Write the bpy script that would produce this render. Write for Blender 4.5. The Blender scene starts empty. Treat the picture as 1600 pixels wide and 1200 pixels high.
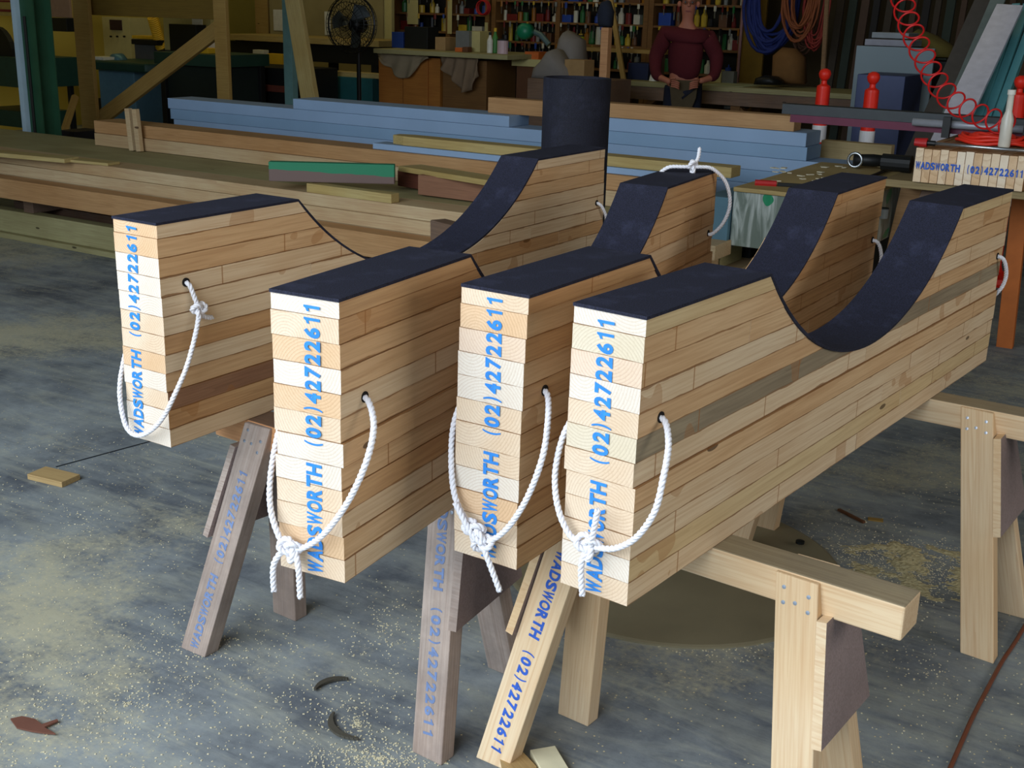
import bpy, bmesh, math, random
from mathutils import Vector, Matrix, noise
random.seed(7)
C = bpy.context.scene.collection
PI = math.pi
# ------------------------------------------------------------------ camera
F, PITCH, ROLL, CAMZ = 1869.2, 0.3053, 0.0272, 1.62
_f = Vector((0, math.cos(PITCH), -math.sin(PITCH))); _r0 = Vector((1, 0, 0)); _u0 = Vector((0, math.sin(PITCH), math.cos(PITCH)))
TH = math.atan2(.522, .853); TC, TS = math.cos(TH), math.sin(TH)
def rw(x, y): return (x*TC-y*TS, x*TS+y*TC)      # camera heading to shed axes
def rv(v): return Vector((v.x*TC-v.y*TS, v.x*TS+v.y*TC, v.z))
_f, _r0, _u0, YF = rv(_f), rv(_r0), rv(_u0), rv(Vector((0, 1, 0)))
_r = _r0*math.cos(ROLL)+_u0*math.sin(ROLL); _u = -_r0*math.sin(ROLL)+_u0*math.cos(ROLL)
cam_d = bpy.data.cameras.new('camera'); cam = bpy.data.objects.new('camera', cam_d); C.objects.link(cam)
cam_d.sensor_width = 36; cam_d.sensor_fit = 'HORIZONTAL'; cam_d.lens = 36*F/1600; cam_d.clip_start = .05; cam_d.clip_end = 200
M = Matrix((( _r.x, _u.x, -_f.x), (_r.y, _u.y, -_f.y), (_r.z, _u.z, -_f.z))).to_4x4(); M.translation = (0, 0, CAMZ)
cam.matrix_world = M
bpy.context.scene.camera = cam
CP = Vector((0, 0, CAMZ))
SD = Vector((1, 0, 0)); ND = Vector((0, 1, 0)); ZD = Vector((0, 0, 1))   # the shed's two axes
def ray(u, v): return _f+_r*((u-800)/F)-_u*((v-600)/F)
def atz(u, v, z): d = ray(u, v); return CP+d*((z-CAMZ)/d.z)
def aty(u, v, y): d = ray(u, v); return CP+d*(y/d.dot(YF))
def atn(u, v, n): d = ray(u, v); return CP+d*(n/d.dot(ND))
def sn(s, n, z=0): return SD*s+ND*n+ZD*z
# ------------------------------------------------------------------ world, light, exposure
W = bpy.data.worlds.new('world'); bpy.context.scene.world = W; W.use_nodes = True
bg = W.node_tree.nodes['Background']; bg.inputs[0].default_value = (.66, .82, 1, 1); bg.inputs[1].default_value = 1.2
vs = bpy.context.scene.view_settings
vs.view_transform = 'Standard'; vs.look = 'None'; vs.gamma = 1; vs.use_curve_mapping = False; vs.exposure = 0.12
def area(name, loc, tgt, sx, sy, power, col):
    l = bpy.data.lights.new(name, 'AREA'); l.shape = 'RECTANGLE'; l.size = sx; l.size_y = sy; l.energy = power; l.color = col
    o = bpy.data.objects.new(name, l); C.objects.link(o); o.location = loc
    o.rotation_euler = (Vector(tgt)-Vector(loc)).to_track_quat('-Z', 'Y').to_euler(); return o
area('daylight_through_doorway', sn(-2.3, -1.6, 2.9), sn(-.8, 2.6, .7), 6.0, 2.4, 270, (.84, .92, 1))
area('bench_lamp_light', sn(-5, 10, 4.2), sn(-5, 11, 0), 6, 1.2, 10, (1, .86, .50))
area('left_bay_lamp_light', sn(-10, 9.5, 4.2), sn(-10.5, 10.5, 0), 5, 1.2, 20, (1, .86, .40))
area('added_side_fill', sn(5.2, 3, 2.8), sn(0, 2.5, .8), 4, 2.2, 95, (1, .95, .90))  # added fill to brighten the cradles' right sides; no window in this wall
# ------------------------------------------------------------------ mesh builder
class MB:
    def __init__(s): s.v = []; s.f = []; s.m = []; s.c = []
    def add(s, vs_, fs, m=0, c=0.0):
        b = len(s.v); s.v += [Vector(v) for v in vs_]
        for i, f in enumerate(fs):
            s.f.append([b+k for k in f]); s.m.append(m[i] if isinstance(m, (list, tuple)) else m); s.c.append(c)
        return s
    def box(s, c, size, R=None, m=0, col=0.0, endm=None):
        c = Vector(c); h = Vector(size)/2; vv = []
        for z in (-1, 1):
            for (x, y) in ((-1, -1), (1, -1), (1, 1), (-1, 1)):
                p = Vector((x*h.x, y*h.y, z*h.z)); vv.append(c+(R@p if R else p))
        fs = [(3, 2, 1, 0), (4, 5, 6, 7), (0, 1, 5, 4), (1, 2, 6, 5), (2, 3, 7, 6), (3, 0, 4, 7)]
        ms = [m, m, m, m if endm is None else endm, m, m if endm is None else endm]
        return s.add(vv, fs, ms, col)
    def beam(s, a, b, w, h, up=ZD, m=0, endm=None, col=0.0):      # w sideways, h along up
        a = Vector(a); b = Vector(b); x = (b-a).normalized(); y = Vector(up).cross(x).normalized(); z = x.cross(y)
        R = Matrix((x, y, z)).transposed(); return s.box((a+b)/2, ((b-a).length, w, h), R, m, col, endm)
    def tube(s, pts, r, n=8, m=0, cap=True, col=0.0):
        pts = [Vector(p) for p in pts]; rr = r if isinstance(r, (list, tuple)) else [r]*len(pts)
        t0 = (pts[1]-pts[0]).normalized(); nrm = t0.orthogonal().normalized(); vv = []
        for i, p in enumerate(pts):
            t = (pts[min(i+1, len(pts)-1)]-pts[max(i-1, 0)]).normalized()
            nrm = (nrm-t*nrm.dot(t)).normalized(); b = t.cross(nrm)
            for k in range(n):
                a = 2*PI*k/n; vv.append(p+(nrm*math.cos(a)+b*math.sin(a))*rr[i])
        fs = []
        for i in range(len(pts)-1):
            for k in range(n):
                fs.append((i*n+k, i*n+(k+1) % n, (i+1)*n+(k+1) % n, (i+1)*n+k))
        if cap: fs += [tuple(range(n-1, -1, -1)), tuple(range((len(pts)-1)*n, len(pts)*n))]
        return s.add(vv, fs, m, col)
    def lathe(s, base, prof, n=16, m=0, axis=ZD):
        axis = Vector(axis).normalized(); x = axis.orthogonal().normalized(); y = axis.cross(x); base = Vector(base); vv = []
        for (r, z) in prof:
            for k in range(n):
                a = 2*PI*k/n; vv.append(base+axis*z+(x*math.cos(a)+y*math.sin(a))*max(r, .0004))
        fs = []
        for i in range(len(prof)-1):
            for k in range(n): fs.append((i*n+k, i*n+(k+1) % n, (i+1)*n+(k+1) % n, (i+1)*n+k))
        fs += [tuple(range(n-1, -1, -1)), tuple(range((len(prof)-1)*n, len(prof)*n))]
        return s.add(vv, fs, m)
    def prism(s, poly, o, ax, ay, ez, m=0, capm=None, col=0.0, sidem=None):   # poly in (ax, ay), extruded by vector ez
        o = Vector(o); n = len(poly); a = [o+Vector(ax)*p[0]+Vector(ay)*p[1] for p in poly]; ez = Vector(ez)
        fs = [tuple(range(n-1, -1, -1)), tuple(range(n, 2*n))]; ms = [m if capm is None else capm]*2
        for i in range(n):
            fs.append((i, (i+1) % n, n+(i+1) % n, n+i)); ms.append(sidem[i] if sidem else m)
        return s.add(a+[p+ez for p in a], fs, ms, col)
    def build(s, name, mats, parent=None, smooth=False, bevel=0, loc=None, attr=False, mw=None):
        me = bpy.data.meshes.new(name); o_ = Vector(loc) if loc is not None else Vector((0, 0, 0))
        inv = mw.inverted() if mw is not None else None
        me.from_pydata([tuple(inv@v) if inv else tuple(v-o_) for v in s.v], [], s.f)
        if not isinstance(mats, (list, tuple)): mats = [mats]
        for mm in mats: me.materials.append(mm)
        for p, k in zip(me.polygons, s.m): p.material_index = k; p.use_smooth = smooth
        if attr:
            a = me.attributes.new('seg', 'FLOAT', 'FACE')
            for i, c in enumerate(s.c): a.data[i].value = c
        bm = bmesh.new(); bm.from_mesh(me); bmesh.ops.recalc_face_normals(bm, faces=bm.faces); bm.to_mesh(me); bm.free()
        ob = bpy.data.objects.new(name, me); C.objects.link(ob)
        if mw is not None: ob.matrix_world = mw
        else: ob.location = o_
        if parent is not None:
            ob.parent = parent; 
            if mw is None: ob.matrix_parent_inverse = parent.matrix_basis.inverted()
            else: ob.matrix_basis = mw; ob.matrix_parent_inverse = Matrix.Identity(4)
        if bevel:
            b = ob.modifiers.new('bevel', 'BEVEL'); b.width = bevel; b.segments = 2; b.limit_method = 'ANGLE'; b.angle_limit = .7
        return ob
def tag(o, label=None, cat=None, group=None, kind=None):
    if label: o['label'] = label
    if cat: o['category'] = cat
    if group: o['group'] = group
    if kind: o['kind'] = kind
    return o
def empty(name, loc, label, cat, group=None, rz=0):
    o = bpy.data.objects.new(name, None); C.objects.link(o); o.location = loc; o.rotation_euler = (0, 0, rz)
    o.empty_display_size = .05; return tag(o, label, cat, group)
def struct(mb, name, mat, **k): return tag(mb.build(name, mat, **k), kind='structure')
# ------------------------------------------------------------------ materials
class NT:
    def __init__(s, name):
        s.m = bpy.data.materials.new(name); s.m.use_nodes = True; s.t = s.m.node_tree; s.b = s.t.nodes['Principled BSDF']
    def n(s, typ, **k):
        nd = s.t.nodes.new(typ)
        for a, b in k.items():
            if a.startswith('i_'):
                key = a[2:]; key = int(key) if key.isdigit() else key; nd.inputs[key].default_value = b
            else: setattr(nd, a, b)
        return nd
    def l(s, a, b): s.t.links.new(a, b)
def rgb(r, g, b):
    f = lambda c: ((c/255+.055)/1.055)**2.4 if c/255 > .04045 else c/255/12.92
    return (f(r), f(g), f(b), 1)
def plain(name, col, rough=.6, metal=0, var=.12, scale=18, bump=0, spec=.4, trans=0, alpha=1):
    t = NT(name); b = t.b; b.inputs['Roughness'].default_value = rough; b.inputs['Metallic'].default_value = metal
    b.inputs['Specular IOR Level'].default_value = spec
    tc = t.n('ShaderNodeTexCoord'); nz = t.n('ShaderNodeTexNoise', i_Scale=scale, i_Detail=5.0)
    t.l(tc.outputs['Object'], nz.inputs['Vector'])
    mx = t.n('ShaderNodeMix', data_type='RGBA'); c = rgb(*col)
    mx.inputs[6].default_value = tuple(x*(1-var*1.6) for x in c[:3])+(1,); mx.inputs[7].default_value = tuple(min(1, x*(1+var*1.6)) for x in c[:3])+(1,)
    t.l(nz.outputs['Fac'], mx.inputs[0]); t.l(mx.outputs[2], b.inputs['Base Color'])
    if bump:
        bp = t.n('ShaderNodeBump', i_Strength=bump, i_Distance=.004); t.l(nz.outputs['Fac'], bp.inputs['Height']); t.l(bp.outputs[0], b.inputs['Normal'])
    if trans: b.inputs['Transmission Weight'].default_value = trans
    if alpha < 1: b.inputs['Alpha'].default_value = alpha
    return t.m
def math_(t, op, a, b=None, clamp=False):
    m = t.n('ShaderNodeMath', operation=op, use_clamp=clamp)
    for i, x in enumerate((a, b)):
        if x is None: continue
        if isinstance(x, (int, float)): m.inputs[i].default_value = x
        else: t.l(x, m.inputs[i])
    return m.outputs[0]
def mixc(t, fac, a, b):
    m = t.n('ShaderNodeMix', data_type='RGBA')
    if isinstance(fac, (int, float)): m.inputs[0].default_value = fac
    else: t.l(fac, m.inputs[0])
    for i, x in ((6, a), (7, b)):
        if isinstance(x, tuple): m.inputs[i].default_value = x
        else: t.l(x, m.inputs[i])
    return m.outputs[2]
def wood(name, ca, cb, cdark, knots=.5, edge=0.0, along=.32, rough=.62, axis=0, dirt=0.0):
    """grain runs along local axis; growth lines, knots and glue stains near the edges of a 45 mm board"""
    t = NT(name); b = t.b; b.inputs['Roughness'].default_value = rough; b.inputs['Specular IOR Level'].default_value = .3
    tc = t.n('ShaderNodeTexCoord'); oi = t.n('ShaderNodeObjectInfo'); at_ = t.n('ShaderNodeAttribute', attribute_name='seg')
    rnd = math_(t, 'ADD', math_(t, 'MULTIPLY', oi.outputs['Random'], 37.0), math_(t, 'MULTIPLY', at_.outputs['Fac'], 11.0))
    off = t.n('ShaderNodeCombineXYZ'); t.l(rnd, off.inputs[0]); t.l(rnd, off.inputs[1]); t.l(rnd, off.inputs[2])
    add = t.n('ShaderNodeVectorMath', operation='ADD'); t.l(tc.outputs['Object'], add.inputs[0]); t.l(off.outputs[0], add.inputs[1])
    sc = [22.0, 22.0, 22.0]; sc[axis] = along
    mp = t.n('ShaderNodeMapping'); mp.inputs['Scale'].default_value = sc; t.l(add.outputs[0], mp.inputs['Vector'])
    n1 = t.n('ShaderNodeTexNoise', i_Scale=1.0, i_Detail=2.0, i_Distortion=.12); t.l(mp.outputs[0], n1.inputs['Vector'])
    w = math_(t, 'FRACT', math_(t, 'MULTIPLY', n1.outputs['Fac'], 9.0))
    w = math_(t, 'POWER', w, 2.2)
    sc2 = [200.0, 200.0, 200.0]; sc2[axis] = 7
    mp2 = t.n('ShaderNodeMapping'); mp2.inputs['Scale'].default_value = sc2; t.l(add.outputs[0], mp2.inputs['Vector'])
    n2 = t.n('ShaderNodeTexNoise', i_Scale=1.0, i_Detail=3.0); t.l(mp2.outputs[0], n2.inputs['Vector'])
    n3 = t.n('ShaderNodeTexNoise', i_Scale=2.3, i_Detail=2.0); t.l(add.outputs[0], n3.inputs['Vector'])
    base = mixc(t, math_(t, 'MULTIPLY', math_(t, 'SUBTRACT', n3.outputs['Fac'], .3), 2.2, True), ca, cb)
    base = mixc(t, math_(t, 'MULTIPLY', w, .26), base, cdark)
    base = mixc(t, math_(t, 'MULTIPLY', math_(t, 'SUBTRACT', n2.outputs['Fac'], .42), 1.1, True), base, cdark)
    sk = [7.0, 7.0, 7.0]; sk[axis] = 2.2
    mk = t.n('ShaderNodeMapping'); mk.inputs['Scale'].default_value = sk; t.l(add.outputs[0], mk.inputs['Vector'])
    vo = t.n('ShaderNodeTexVoronoi', i_Scale=1.0); t.l(mk.outputs[0], vo.inputs['Vector'])
    kf = math_(t, 'LESS_THAN', vo.outputs['Distance'], .04+.02*knots)
    kc = t.n('ShaderNodeSeparateColor'); t.l(vo.outputs['Color'], kc.inputs[0])
    kf = math_(t, 'MULTIPLY', kf, math_(t, 'LESS_THAN', kc.outputs[0], knots*.9))
    base = mixc(t, math_(t, 'MULTIPLY', kf, .85), base, tuple(x*.22 for x in cdark[:3])+(1,))
    if edge:
        sp = t.n('ShaderNodeSeparateXYZ'); t.l(tc.outputs['Object'], sp.inputs[0])
        n4 = t.n('ShaderNodeTexNoise', i_Scale=9.0, i_Detail=4.0); t.l(add.outputs[0], n4.inputs['Vector'])
        az = math_(t, 'ABSOLUTE', sp.outputs[2]); thr = math_(t, 'SUBTRACT', .0221, math_(t, 'MULTIPLY', math_(t, 'POWER', n4.outputs['Fac'], 4.0), .016))
        ef = math_(t, 'MULTIPLY', math_(t, 'GREATER_THAN', az, thr), edge)
        base = mixc(t, ef, base, rgb(138, 90, 44))
        xf = math_(t, 'FRACT', math_(t, 'ADD', math_(t, 'MULTIPLY', sp.outputs[0], 2.3), math_(t, 'ADD', rnd, math_(t, 'MULTIPLY', n4.outputs['Fac'], .012))))
        dl = math_(t, 'MULTIPLY', math_(t, 'LESS_THAN', xf, .009), math_(t, 'GREATER_THAN', math_(t, 'FRACT', math_(t, 'MULTIPLY', rnd, 3.7)), .45))
        base = mixc(t, math_(t, 'MULTIPLY', dl, .7), base, rgb(160, 102, 48))
        n5 = t.n('ShaderNodeTexNoise', i_Scale=5.0, i_Detail=2.0); t.l(add.outputs[0], n5.inputs['Vector'])
        base = mixc(t, math_(t, 'MULTIPLY', math_(t, 'GREATER_THAN', n5.outputs['Fac'], .665), .38), base, rgb(170, 112, 55))
    if dirt:
        nd = t.n('ShaderNodeTexNoise', i_Scale=6.0, i_Detail=8.0, i_Roughness=.7); t.l(add.outputs[0], nd.inputs['Vector'])
        base = mixc(t, math_(t, 'MULTIPLY', math_(t, 'SUBTRACT', nd.outputs['Fac'], .35), 3*dirt, True), base, rgb(96, 90, 88))
    t.l(base, b.inputs['Base Color'])
    bp = t.n('ShaderNodeBump', i_Strength=.18, i_Distance=.002); t.l(n2.outputs['Fac'], bp.inputs['Height']); t.l(bp.outputs[0], b.inputs['Normal'])
    return t.m
def endgrain(name, ca, cb, cdark, stain=.55):
    t = NT(name); b = t.b; b.inputs['Roughness'].default_value = .75; b.inputs['Specular IOR Level'].default_value = .2
    tc = t.n('ShaderNodeTexCoord'); oi = t.n('ShaderNodeObjectInfo')
    sp = t.n('ShaderNodeSeparateXYZ'); t.l(tc.outputs['Object'], sp.inputs[0])
    r1 = math_(t, 'SUBTRACT', math_(t, 'FRACT', math_(t, 'MULTIPLY', oi.outputs['Random'], 7.31)), .5)
    r2 = math_(t, 'SUBTRACT', math_(t, 'FRACT', math_(t, 'MULTIPLY', oi.outputs['Random'], 13.7)), .5)
    y = math_(t, 'ADD', sp.outputs[1], math_(t, 'MULTIPLY', r1, .10)); z = math_(t, 'ADD', sp.outputs[2], math_(t, 'ADD', math_(t, 'MULTIPLY', r2, .05), math_(t, 'MULTIPLY', math_(t, 'SIGN', r2), .028)))
    nz = t.n('ShaderNodeTexNoise', i_Scale=14.0, i_Detail=3.0); t.l(tc.outputs['Object'], nz.inputs['Vector'])
    d = math_(t, 'SQRT', math_(t, 'ADD', math_(t, 'MULTIPLY', y, y), math_(t, 'MULTIPLY', z, z)))
    d = math_(t, 'ADD', d, math_(t, 'MULTIPLY', nz.outputs['Fac'], .012))
    w = math_(t, 'POWER', math_(t, 'FRACT', math_(t, 'MULTIPLY', d, 170.0)), 3.0)
    ns = t.n('ShaderNodeTexNoise', i_Scale=260.0, i_Detail=2.0); t.l(tc.outputs['Object'], ns.inputs['Vector'])
    n3 = t.n('ShaderNodeTexNoise', i_Scale=10.0, i_Detail=2.0); t.l(tc.outputs['Object'], n3.inputs['Vector'])
    base = mixc(t, math_(t, 'MULTIPLY', math_(t, 'SUBTRACT', n3.outputs['Fac'], .35), 2.5, True), ca, cb)
    base = mixc(t, math_(t, 'MULTIPLY', w, .45), base, cdark)
    base = mixc(t, math_(t, 'MULTIPLY', math_(t, 'SUBTRACT', ns.outputs['Fac'], .5), .9, True), base, cdark)
    az = math_(t, 'ABSOLUTE', sp.outputs[2])
    thr = math_(t, 'SUBTRACT', .0226, math_(t, 'MULTIPLY', math_(t, 'POWER', nz.outputs['Fac'], 4.0), .010))
    base = mixc(t, math_(t, 'MULTIPLY', math_(t, 'GREATER_THAN', az, thr), stain), base, rgb(150, 105, 62))
    t.l(base, b.inputs['Base Color']); return t.m
SIDE = {'p': wood('pine_pale', rgb(234, 212, 178), rgb(222, 192, 152), rgb(188, 146, 102), .35, .75),
        't': wood('pine_tan', rgb(226, 192, 148), rgb(214, 172, 124), rgb(172, 122, 78), .45, .75),
        'o': wood('pine_orange', rgb(214, 174, 126), rgb(200, 152, 102), rgb(154, 106, 66), .5, .7),
        'g': wood('pine_grey', rgb(172, 156, 128), rgb(138, 122, 98), rgb(98, 84, 66), .3, .5),
        'r': wood('pine_brown', rgb(168, 128, 98), rgb(146, 104, 78), rgb(104, 70, 50), .6, .7),
        'y': wood('pine_yellow', rgb(226, 202, 156), rgb(214, 184, 136), rgb(180, 144, 98), .3, .7)}
ENDM = {'w': endgrain('endgrain_white', rgb(236, 226, 212), rgb(230, 216, 198), rgb(190, 160, 128)),
        'c': endgrain('endgrain_cream', rgb(234, 214, 188), rgb(226, 198, 166), rgb(184, 144, 106)),
        't': endgrain('endgrain_tan', rgb(230, 198, 162), rgb(222, 184, 142), rgb(180, 132, 90)),
        'k': endgrain('endgrain_pink', rgb(234, 212, 190), rgb(226, 200, 172), rgb(190, 148, 114)),
        'n': endgrain('endgrain_greenish', rgb(228, 214, 190), rgb(222, 206, 178), rgb(178, 156, 120))}
ENDB = {'w': endgrain('block_endgrain_pale', rgb(240, 226, 204), rgb(232, 214, 188), rgb(196, 164, 128), 0), 't': endgrain('block_endgrain_tan', rgb(226, 196, 160), rgb(216, 182, 142), rgb(176, 136, 96), 0), 'c': endgrain('block_endgrain_cream', rgb(234, 214, 184), rgb(226, 200, 166), rgb(186, 150, 112), 0)}
ENDB['n'] = ENDB['c']
def rubber_mat(name='black_rubber', dk=1.0):
    t = NT(name); b = t.b; b.inputs['Roughness'].default_value = .82; b.inputs['Specular IOR Level'].default_value = .35
    tc = t.n('ShaderNodeTexCoord'); n1 = t.n('ShaderNodeTexNoise', i_Scale=420.0, i_Detail=2.0); n2 = t.n('ShaderNodeTexNoise', i_Scale=9.0, i_Detail=6.0, i_Roughness=.75)
    for k in (n1, n2): t.l(tc.outputs['Object'], k.inputs['Vector'])
    c = mixc(t, math_(t, 'MULTIPLY', math_(t, 'SUBTRACT', n1.outputs['Fac'], .35), 2.0, True), rgb(20*dk, 21*dk, 32*dk), rgb(50*dk, 52*dk, 76*dk))
    c = mixc(t, math_(t, 'MULTIPLY', math_(t, 'SUBTRACT', n2.outputs['Fac'], .52), 1.6, True), c, rgb(76*dk, 80*dk, 108*dk))
    t.l(c, b.inputs['Base Color']); bp = t.n('ShaderNodeBump', i_Strength=.5, i_Distance=.0015); t.l(n1.outputs['Fac'], bp.inputs['Height']); t.l(bp.outputs[0], b.inputs['Normal'])
    return t.m
RUB = rubber_mat(); RUB2 = rubber_mat('roll_rubber', .74)
ROPE = plain('white_rope_fibre', (238, 236, 240), .8, var=.05, scale=120, bump=.3)
INK = plain('blue_stencil_ink', (52, 138, 222), .7, var=.22, scale=60)
INK2 = plain('blue_faded_ink', (112, 132, 172), .8, var=.25, scale=60)
INK3 = plain('blue_stamp_ink', (52, 96, 190), .8, var=.3, scale=60)
HOLE = plain('dark_hole', (22, 16, 12), .9)
NEW = wood('new_framing_pine', rgb(236, 212, 176), rgb(226, 192, 146), rgb(198, 146, 96), .55, 0)
NEWT = wood('weathered_top_pine', rgb(176, 160, 128), rgb(150, 136, 108), rgb(120, 98, 70), .3, 0, dirt=.3)
OLD = wood('weathered_grey_pine', rgb(192, 176, 164), rgb(170, 148, 134), rgb(124, 96, 78), .6, 0, dirt=.5)
OLDB = wood('weathered_brown_pine', rgb(140, 112, 90), rgb(112, 86, 68), rgb(70, 50, 38), .5, 0, dirt=.35)
RED = wood('reddish_pine', rgb(216, 168, 122), rgb(204, 142, 90), rgb(150, 84, 44), .5, 0)
PLY = wood('plywood_gusset', rgb(166, 148, 146), rgb(140, 122, 118), rgb(110, 92, 84), .1, 0, dirt=.3)
SCREW = plain('zinc_screw', (170, 178, 190), .35, .9)
PILE = wood('stacked_pine', rgb(200, 180, 142), rgb(184, 154, 112), rgb(150, 104, 74), .9, 0, along=.32)
PILEO = wood('stacked_orange_pine', rgb(190, 150, 104), rgb(172, 128, 82), rgb(128, 86, 50), .9, 0, along=.32)
PILEG = wood('stacked_greenish_pine', rgb(170, 164, 120), rgb(150, 142, 100), rgb(118, 104, 70), .6, 0, along=.32)
PILEY = wood('stacked_yellow_pine', rgb(188, 170, 116), rgb(176, 150, 90), rgb(130, 100, 56), .6, 0, along=.32)
BLUE = plain('pale_blue_treated_timber', (142, 168, 198), .6, var=.08, scale=3)
BLUE2 = plain('blue_grey_treated_timber', (130, 160, 190), .6, var=.08, scale=3)
def M3(x, y, z): return Matrix((x, y, z)).transposed()
# ------------------------------------------------------------------ setting
def floor_mat():
    t = NT('dusty_concrete'); b = t.b; b.inputs['Roughness'].default_value = .7; b.inputs['Specular IOR Level'].default_value = .35
    tc = t.n('ShaderNodeTexCoord'); P = tc.outputs['Object']
    def nz(s, d=5.0, r=.6, dist=0.0, mp=None):
        k = t.n('ShaderNodeTexNoise', i_Scale=s, i_Detail=d, i_Roughness=r, i_Distortion=dist); t.l(mp or P, k.inputs['Vector']); return k.outputs['Fac']
    base = mixc(t, math_(t, 'MULTIPLY', math_(t, 'SUBTRACT', nz(2.2, 8.0, .7), .33), 2.8, True), rgb(78, 84, 94), rgb(156, 164, 166))
    mp = t.n('ShaderNodeMapping'); mp.inputs['Rotation'].default_value = (0, 0, .6); mp.inputs['Scale'].default_value = (1.2, 6.5, 1); t.l(P, mp.inputs['Vector'])
    sweep = nz(1.6, 7.0, .7, .8, mp.outputs[0])
    base = mixc(t, math_(t, 'MULTIPLY', math_(t, 'SUBTRACT', sweep, .46), 2.2, True), base, rgb(182, 184, 168))
    base = mixc(t, math_(t, 'MULTIPLY', math_(t, 'SUBTRACT', .42, sweep), 3.0, True), base, rgb(54, 60, 72))
    big = nz(.9, 3.0, .5, .4); fine = nz(38.0, 4.0, .8)
    dm = math_(t, 'MULTIPLY', math_(t, 'SUBTRACT', math_(t, 'ADD', math_(t, 'MULTIPLY', big, .62), math_(t, 'ADD', math_(t, 'MULTIPLY', fine, .28), math_(t, 'MULTIPLY', nz(7.0, 5.0, .7), .2))), .570), 9.0, True)
    base = mixc(t, math_(t, 'MULTIPLY', dm, .75), base, rgb(192, 186, 156))
    vo = t.n('ShaderNodeTexVoronoi', i_Scale=85.0); t.l(P, vo.inputs['Vector'])
    vc = t.n('ShaderNodeSeparateColor'); t.l(vo.outputs['Color'], vc.inputs[0])
    sk = math_(t, 'MULTIPLY', math_(t, 'LESS_THAN', vo.outputs['Distance'], .20), math_(t, 'LESS_THAN', vc.outputs[0], math_(t, 'MULTIPLY', math_(t, 'SUBTRACT', big, .30), .9)))
    base = mixc(t, math_(t, 'MULTIPLY', sk, .85), base, rgb(226, 210, 160))
    t.l(base, b.inputs['Base Color']); bp = t.n('ShaderNodeBump', i_Strength=.25, i_Distance=.004); t.l(fine, bp.inputs['Height']); t.l(bp.outputs[0], b.inputs['Normal'])
    return t.m
def slabsn(s0, s1, n0, n1, z0, z1): return MB().box(sn((s0+s1)/2, (n0+n1)/2, (z0+z1)/2), (s1-s0, n1-n0, z1-z0), M3(SD, ND, ZD))
struct(slabsn(-13.5, 6, -3.2, 14.6, -.2, 0), 'floor', floor_mat())
WY = plain('yellow_painted_wall', (196, 172, 74), .8, var=.1, scale=1.2)
WD = plain('dark_shed_wall', (78, 66, 44), .9, var=.2, scale=1.5)
struct(slabsn(-13.5, 6, 14.2, 14.4, 0, 4.8), 'wall_back', WD)
struct(slabsn(-13.4, -13.2, -3.2, 14.2, 0, 4.8), 'wall_left', WY)
struct(slabsn(5.8, 6, -3.2, 14.2, 0, 4.8), 'wall_right', WD)
struct(slabsn(-13.5, 6, -3.2, 14.6, 4.8, 5.0), 'ceiling', plain('shed_roof_sheet', (120, 118, 104), .8))
fw = slabsn(-13.2, -6.2, -3.2, -3.0, 0, 4.8); fw.v += []
b0 = slabsn(3.2, 5.8, -3.2, -3.0, 0, 4.8); fw.add(b0.v, b0.f); b0 = slabsn(-6.2, 3.2, -3.2, -3.0, 4.1, 4.8); fw.add(b0.v, b0.f)
struct(fw, 'wall_front', WD)
j = MB(); a = atz(0, 822, 0); b = atz(200, 668, 0)
a = atz(150, 713, 0); b = atz(420, 640, 0); a = a+(a-b)*0.2; b = b+(b-a)*1.2
j.box((a+b)/2+ZD*.0012, ((b-a).length, .006, .002), M3((b-a).normalized(), ZD.cross((b-a).normalized()), ZD))
a = atz(1000, 822, 0)
struct(j, 'trim_1', plain('floor_joint_filler', (34, 38, 44), .9))
# ------------------------------------------------------------------ lettering
def lettering(txt, length, height, mat, parent, mw, bold=.042, name='painted_lettering'):
    """stencil lettering in even cells, baseline along local x, letters standing along local y"""
    cells = []; x = 0
    for ch in txt:
        w = {' ': .62, '(': .72, ')': .72, 'W': 1.05, '1': .92}.get(ch, 1.0); cells.append((ch, x, w)); x += w
    k = length/x; V = []; Fc = []
    for ch, cx, w in cells:
        if ch == ' ': continue
        if ch == '1':
            P = [(.42, 0), (.66, 0), (.66, 1), (.50, 1), (.40, .88), (.16, .80), (.16, .66), (.42, .72)]; b = len(V)
            V += [((cx+px*w)*k, (py-.5)*height, 0) for px, py in P]; Fc += [(b, b+1, b+2, b+3, b+4, b+7), (b+4, b+5, b+6, b+7)]; continue
        cu = bpy.data.curves.new('glyph', 'FONT'); cu.body = ch; cu.size = 1; cu.offset = bold; cu.resolution_u = 3
        tmp = bpy.data.objects.new('t', cu); C.objects.link(tmp); dg = bpy.context.evaluated_depsgraph_get()
        me = bpy.data.meshes.new_from_object(tmp.evaluated_get(dg)); bpy.data.objects.remove(tmp)
        xs = [v.co.x for v in me.vertices]; ys = [v.co.y for v in me.vertices]; gw = (.93 if ch.isalpha() else .80)*w if ch not in '()' else .42*w; gx = (w-gw)/2
        hh = height*(1.18 if ch in '()' else 1); b = len(V)
        V += [((cx+gx+(v.co.x-min(xs))/(max(xs)-min(xs))*gw)*k, ((v.co.y-min(ys))/(max(ys)-min(ys))-.5)*hh, 0) for v in me.vertices]
        Fc += [tuple(b+i for i in p.vertices) for p in me.polygons]; bpy.data.meshes.remove(me)
    me = bpy.data.meshes.new(name); me.from_pydata(V, [], Fc); me.materials.append(mat)
    o = bpy.data.objects.new(name, me); C.objects.link(o); o.parent = parent; o.matrix_basis = mw; return o
PHONE = 'WADSWORTH  (02)42722611'
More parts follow.
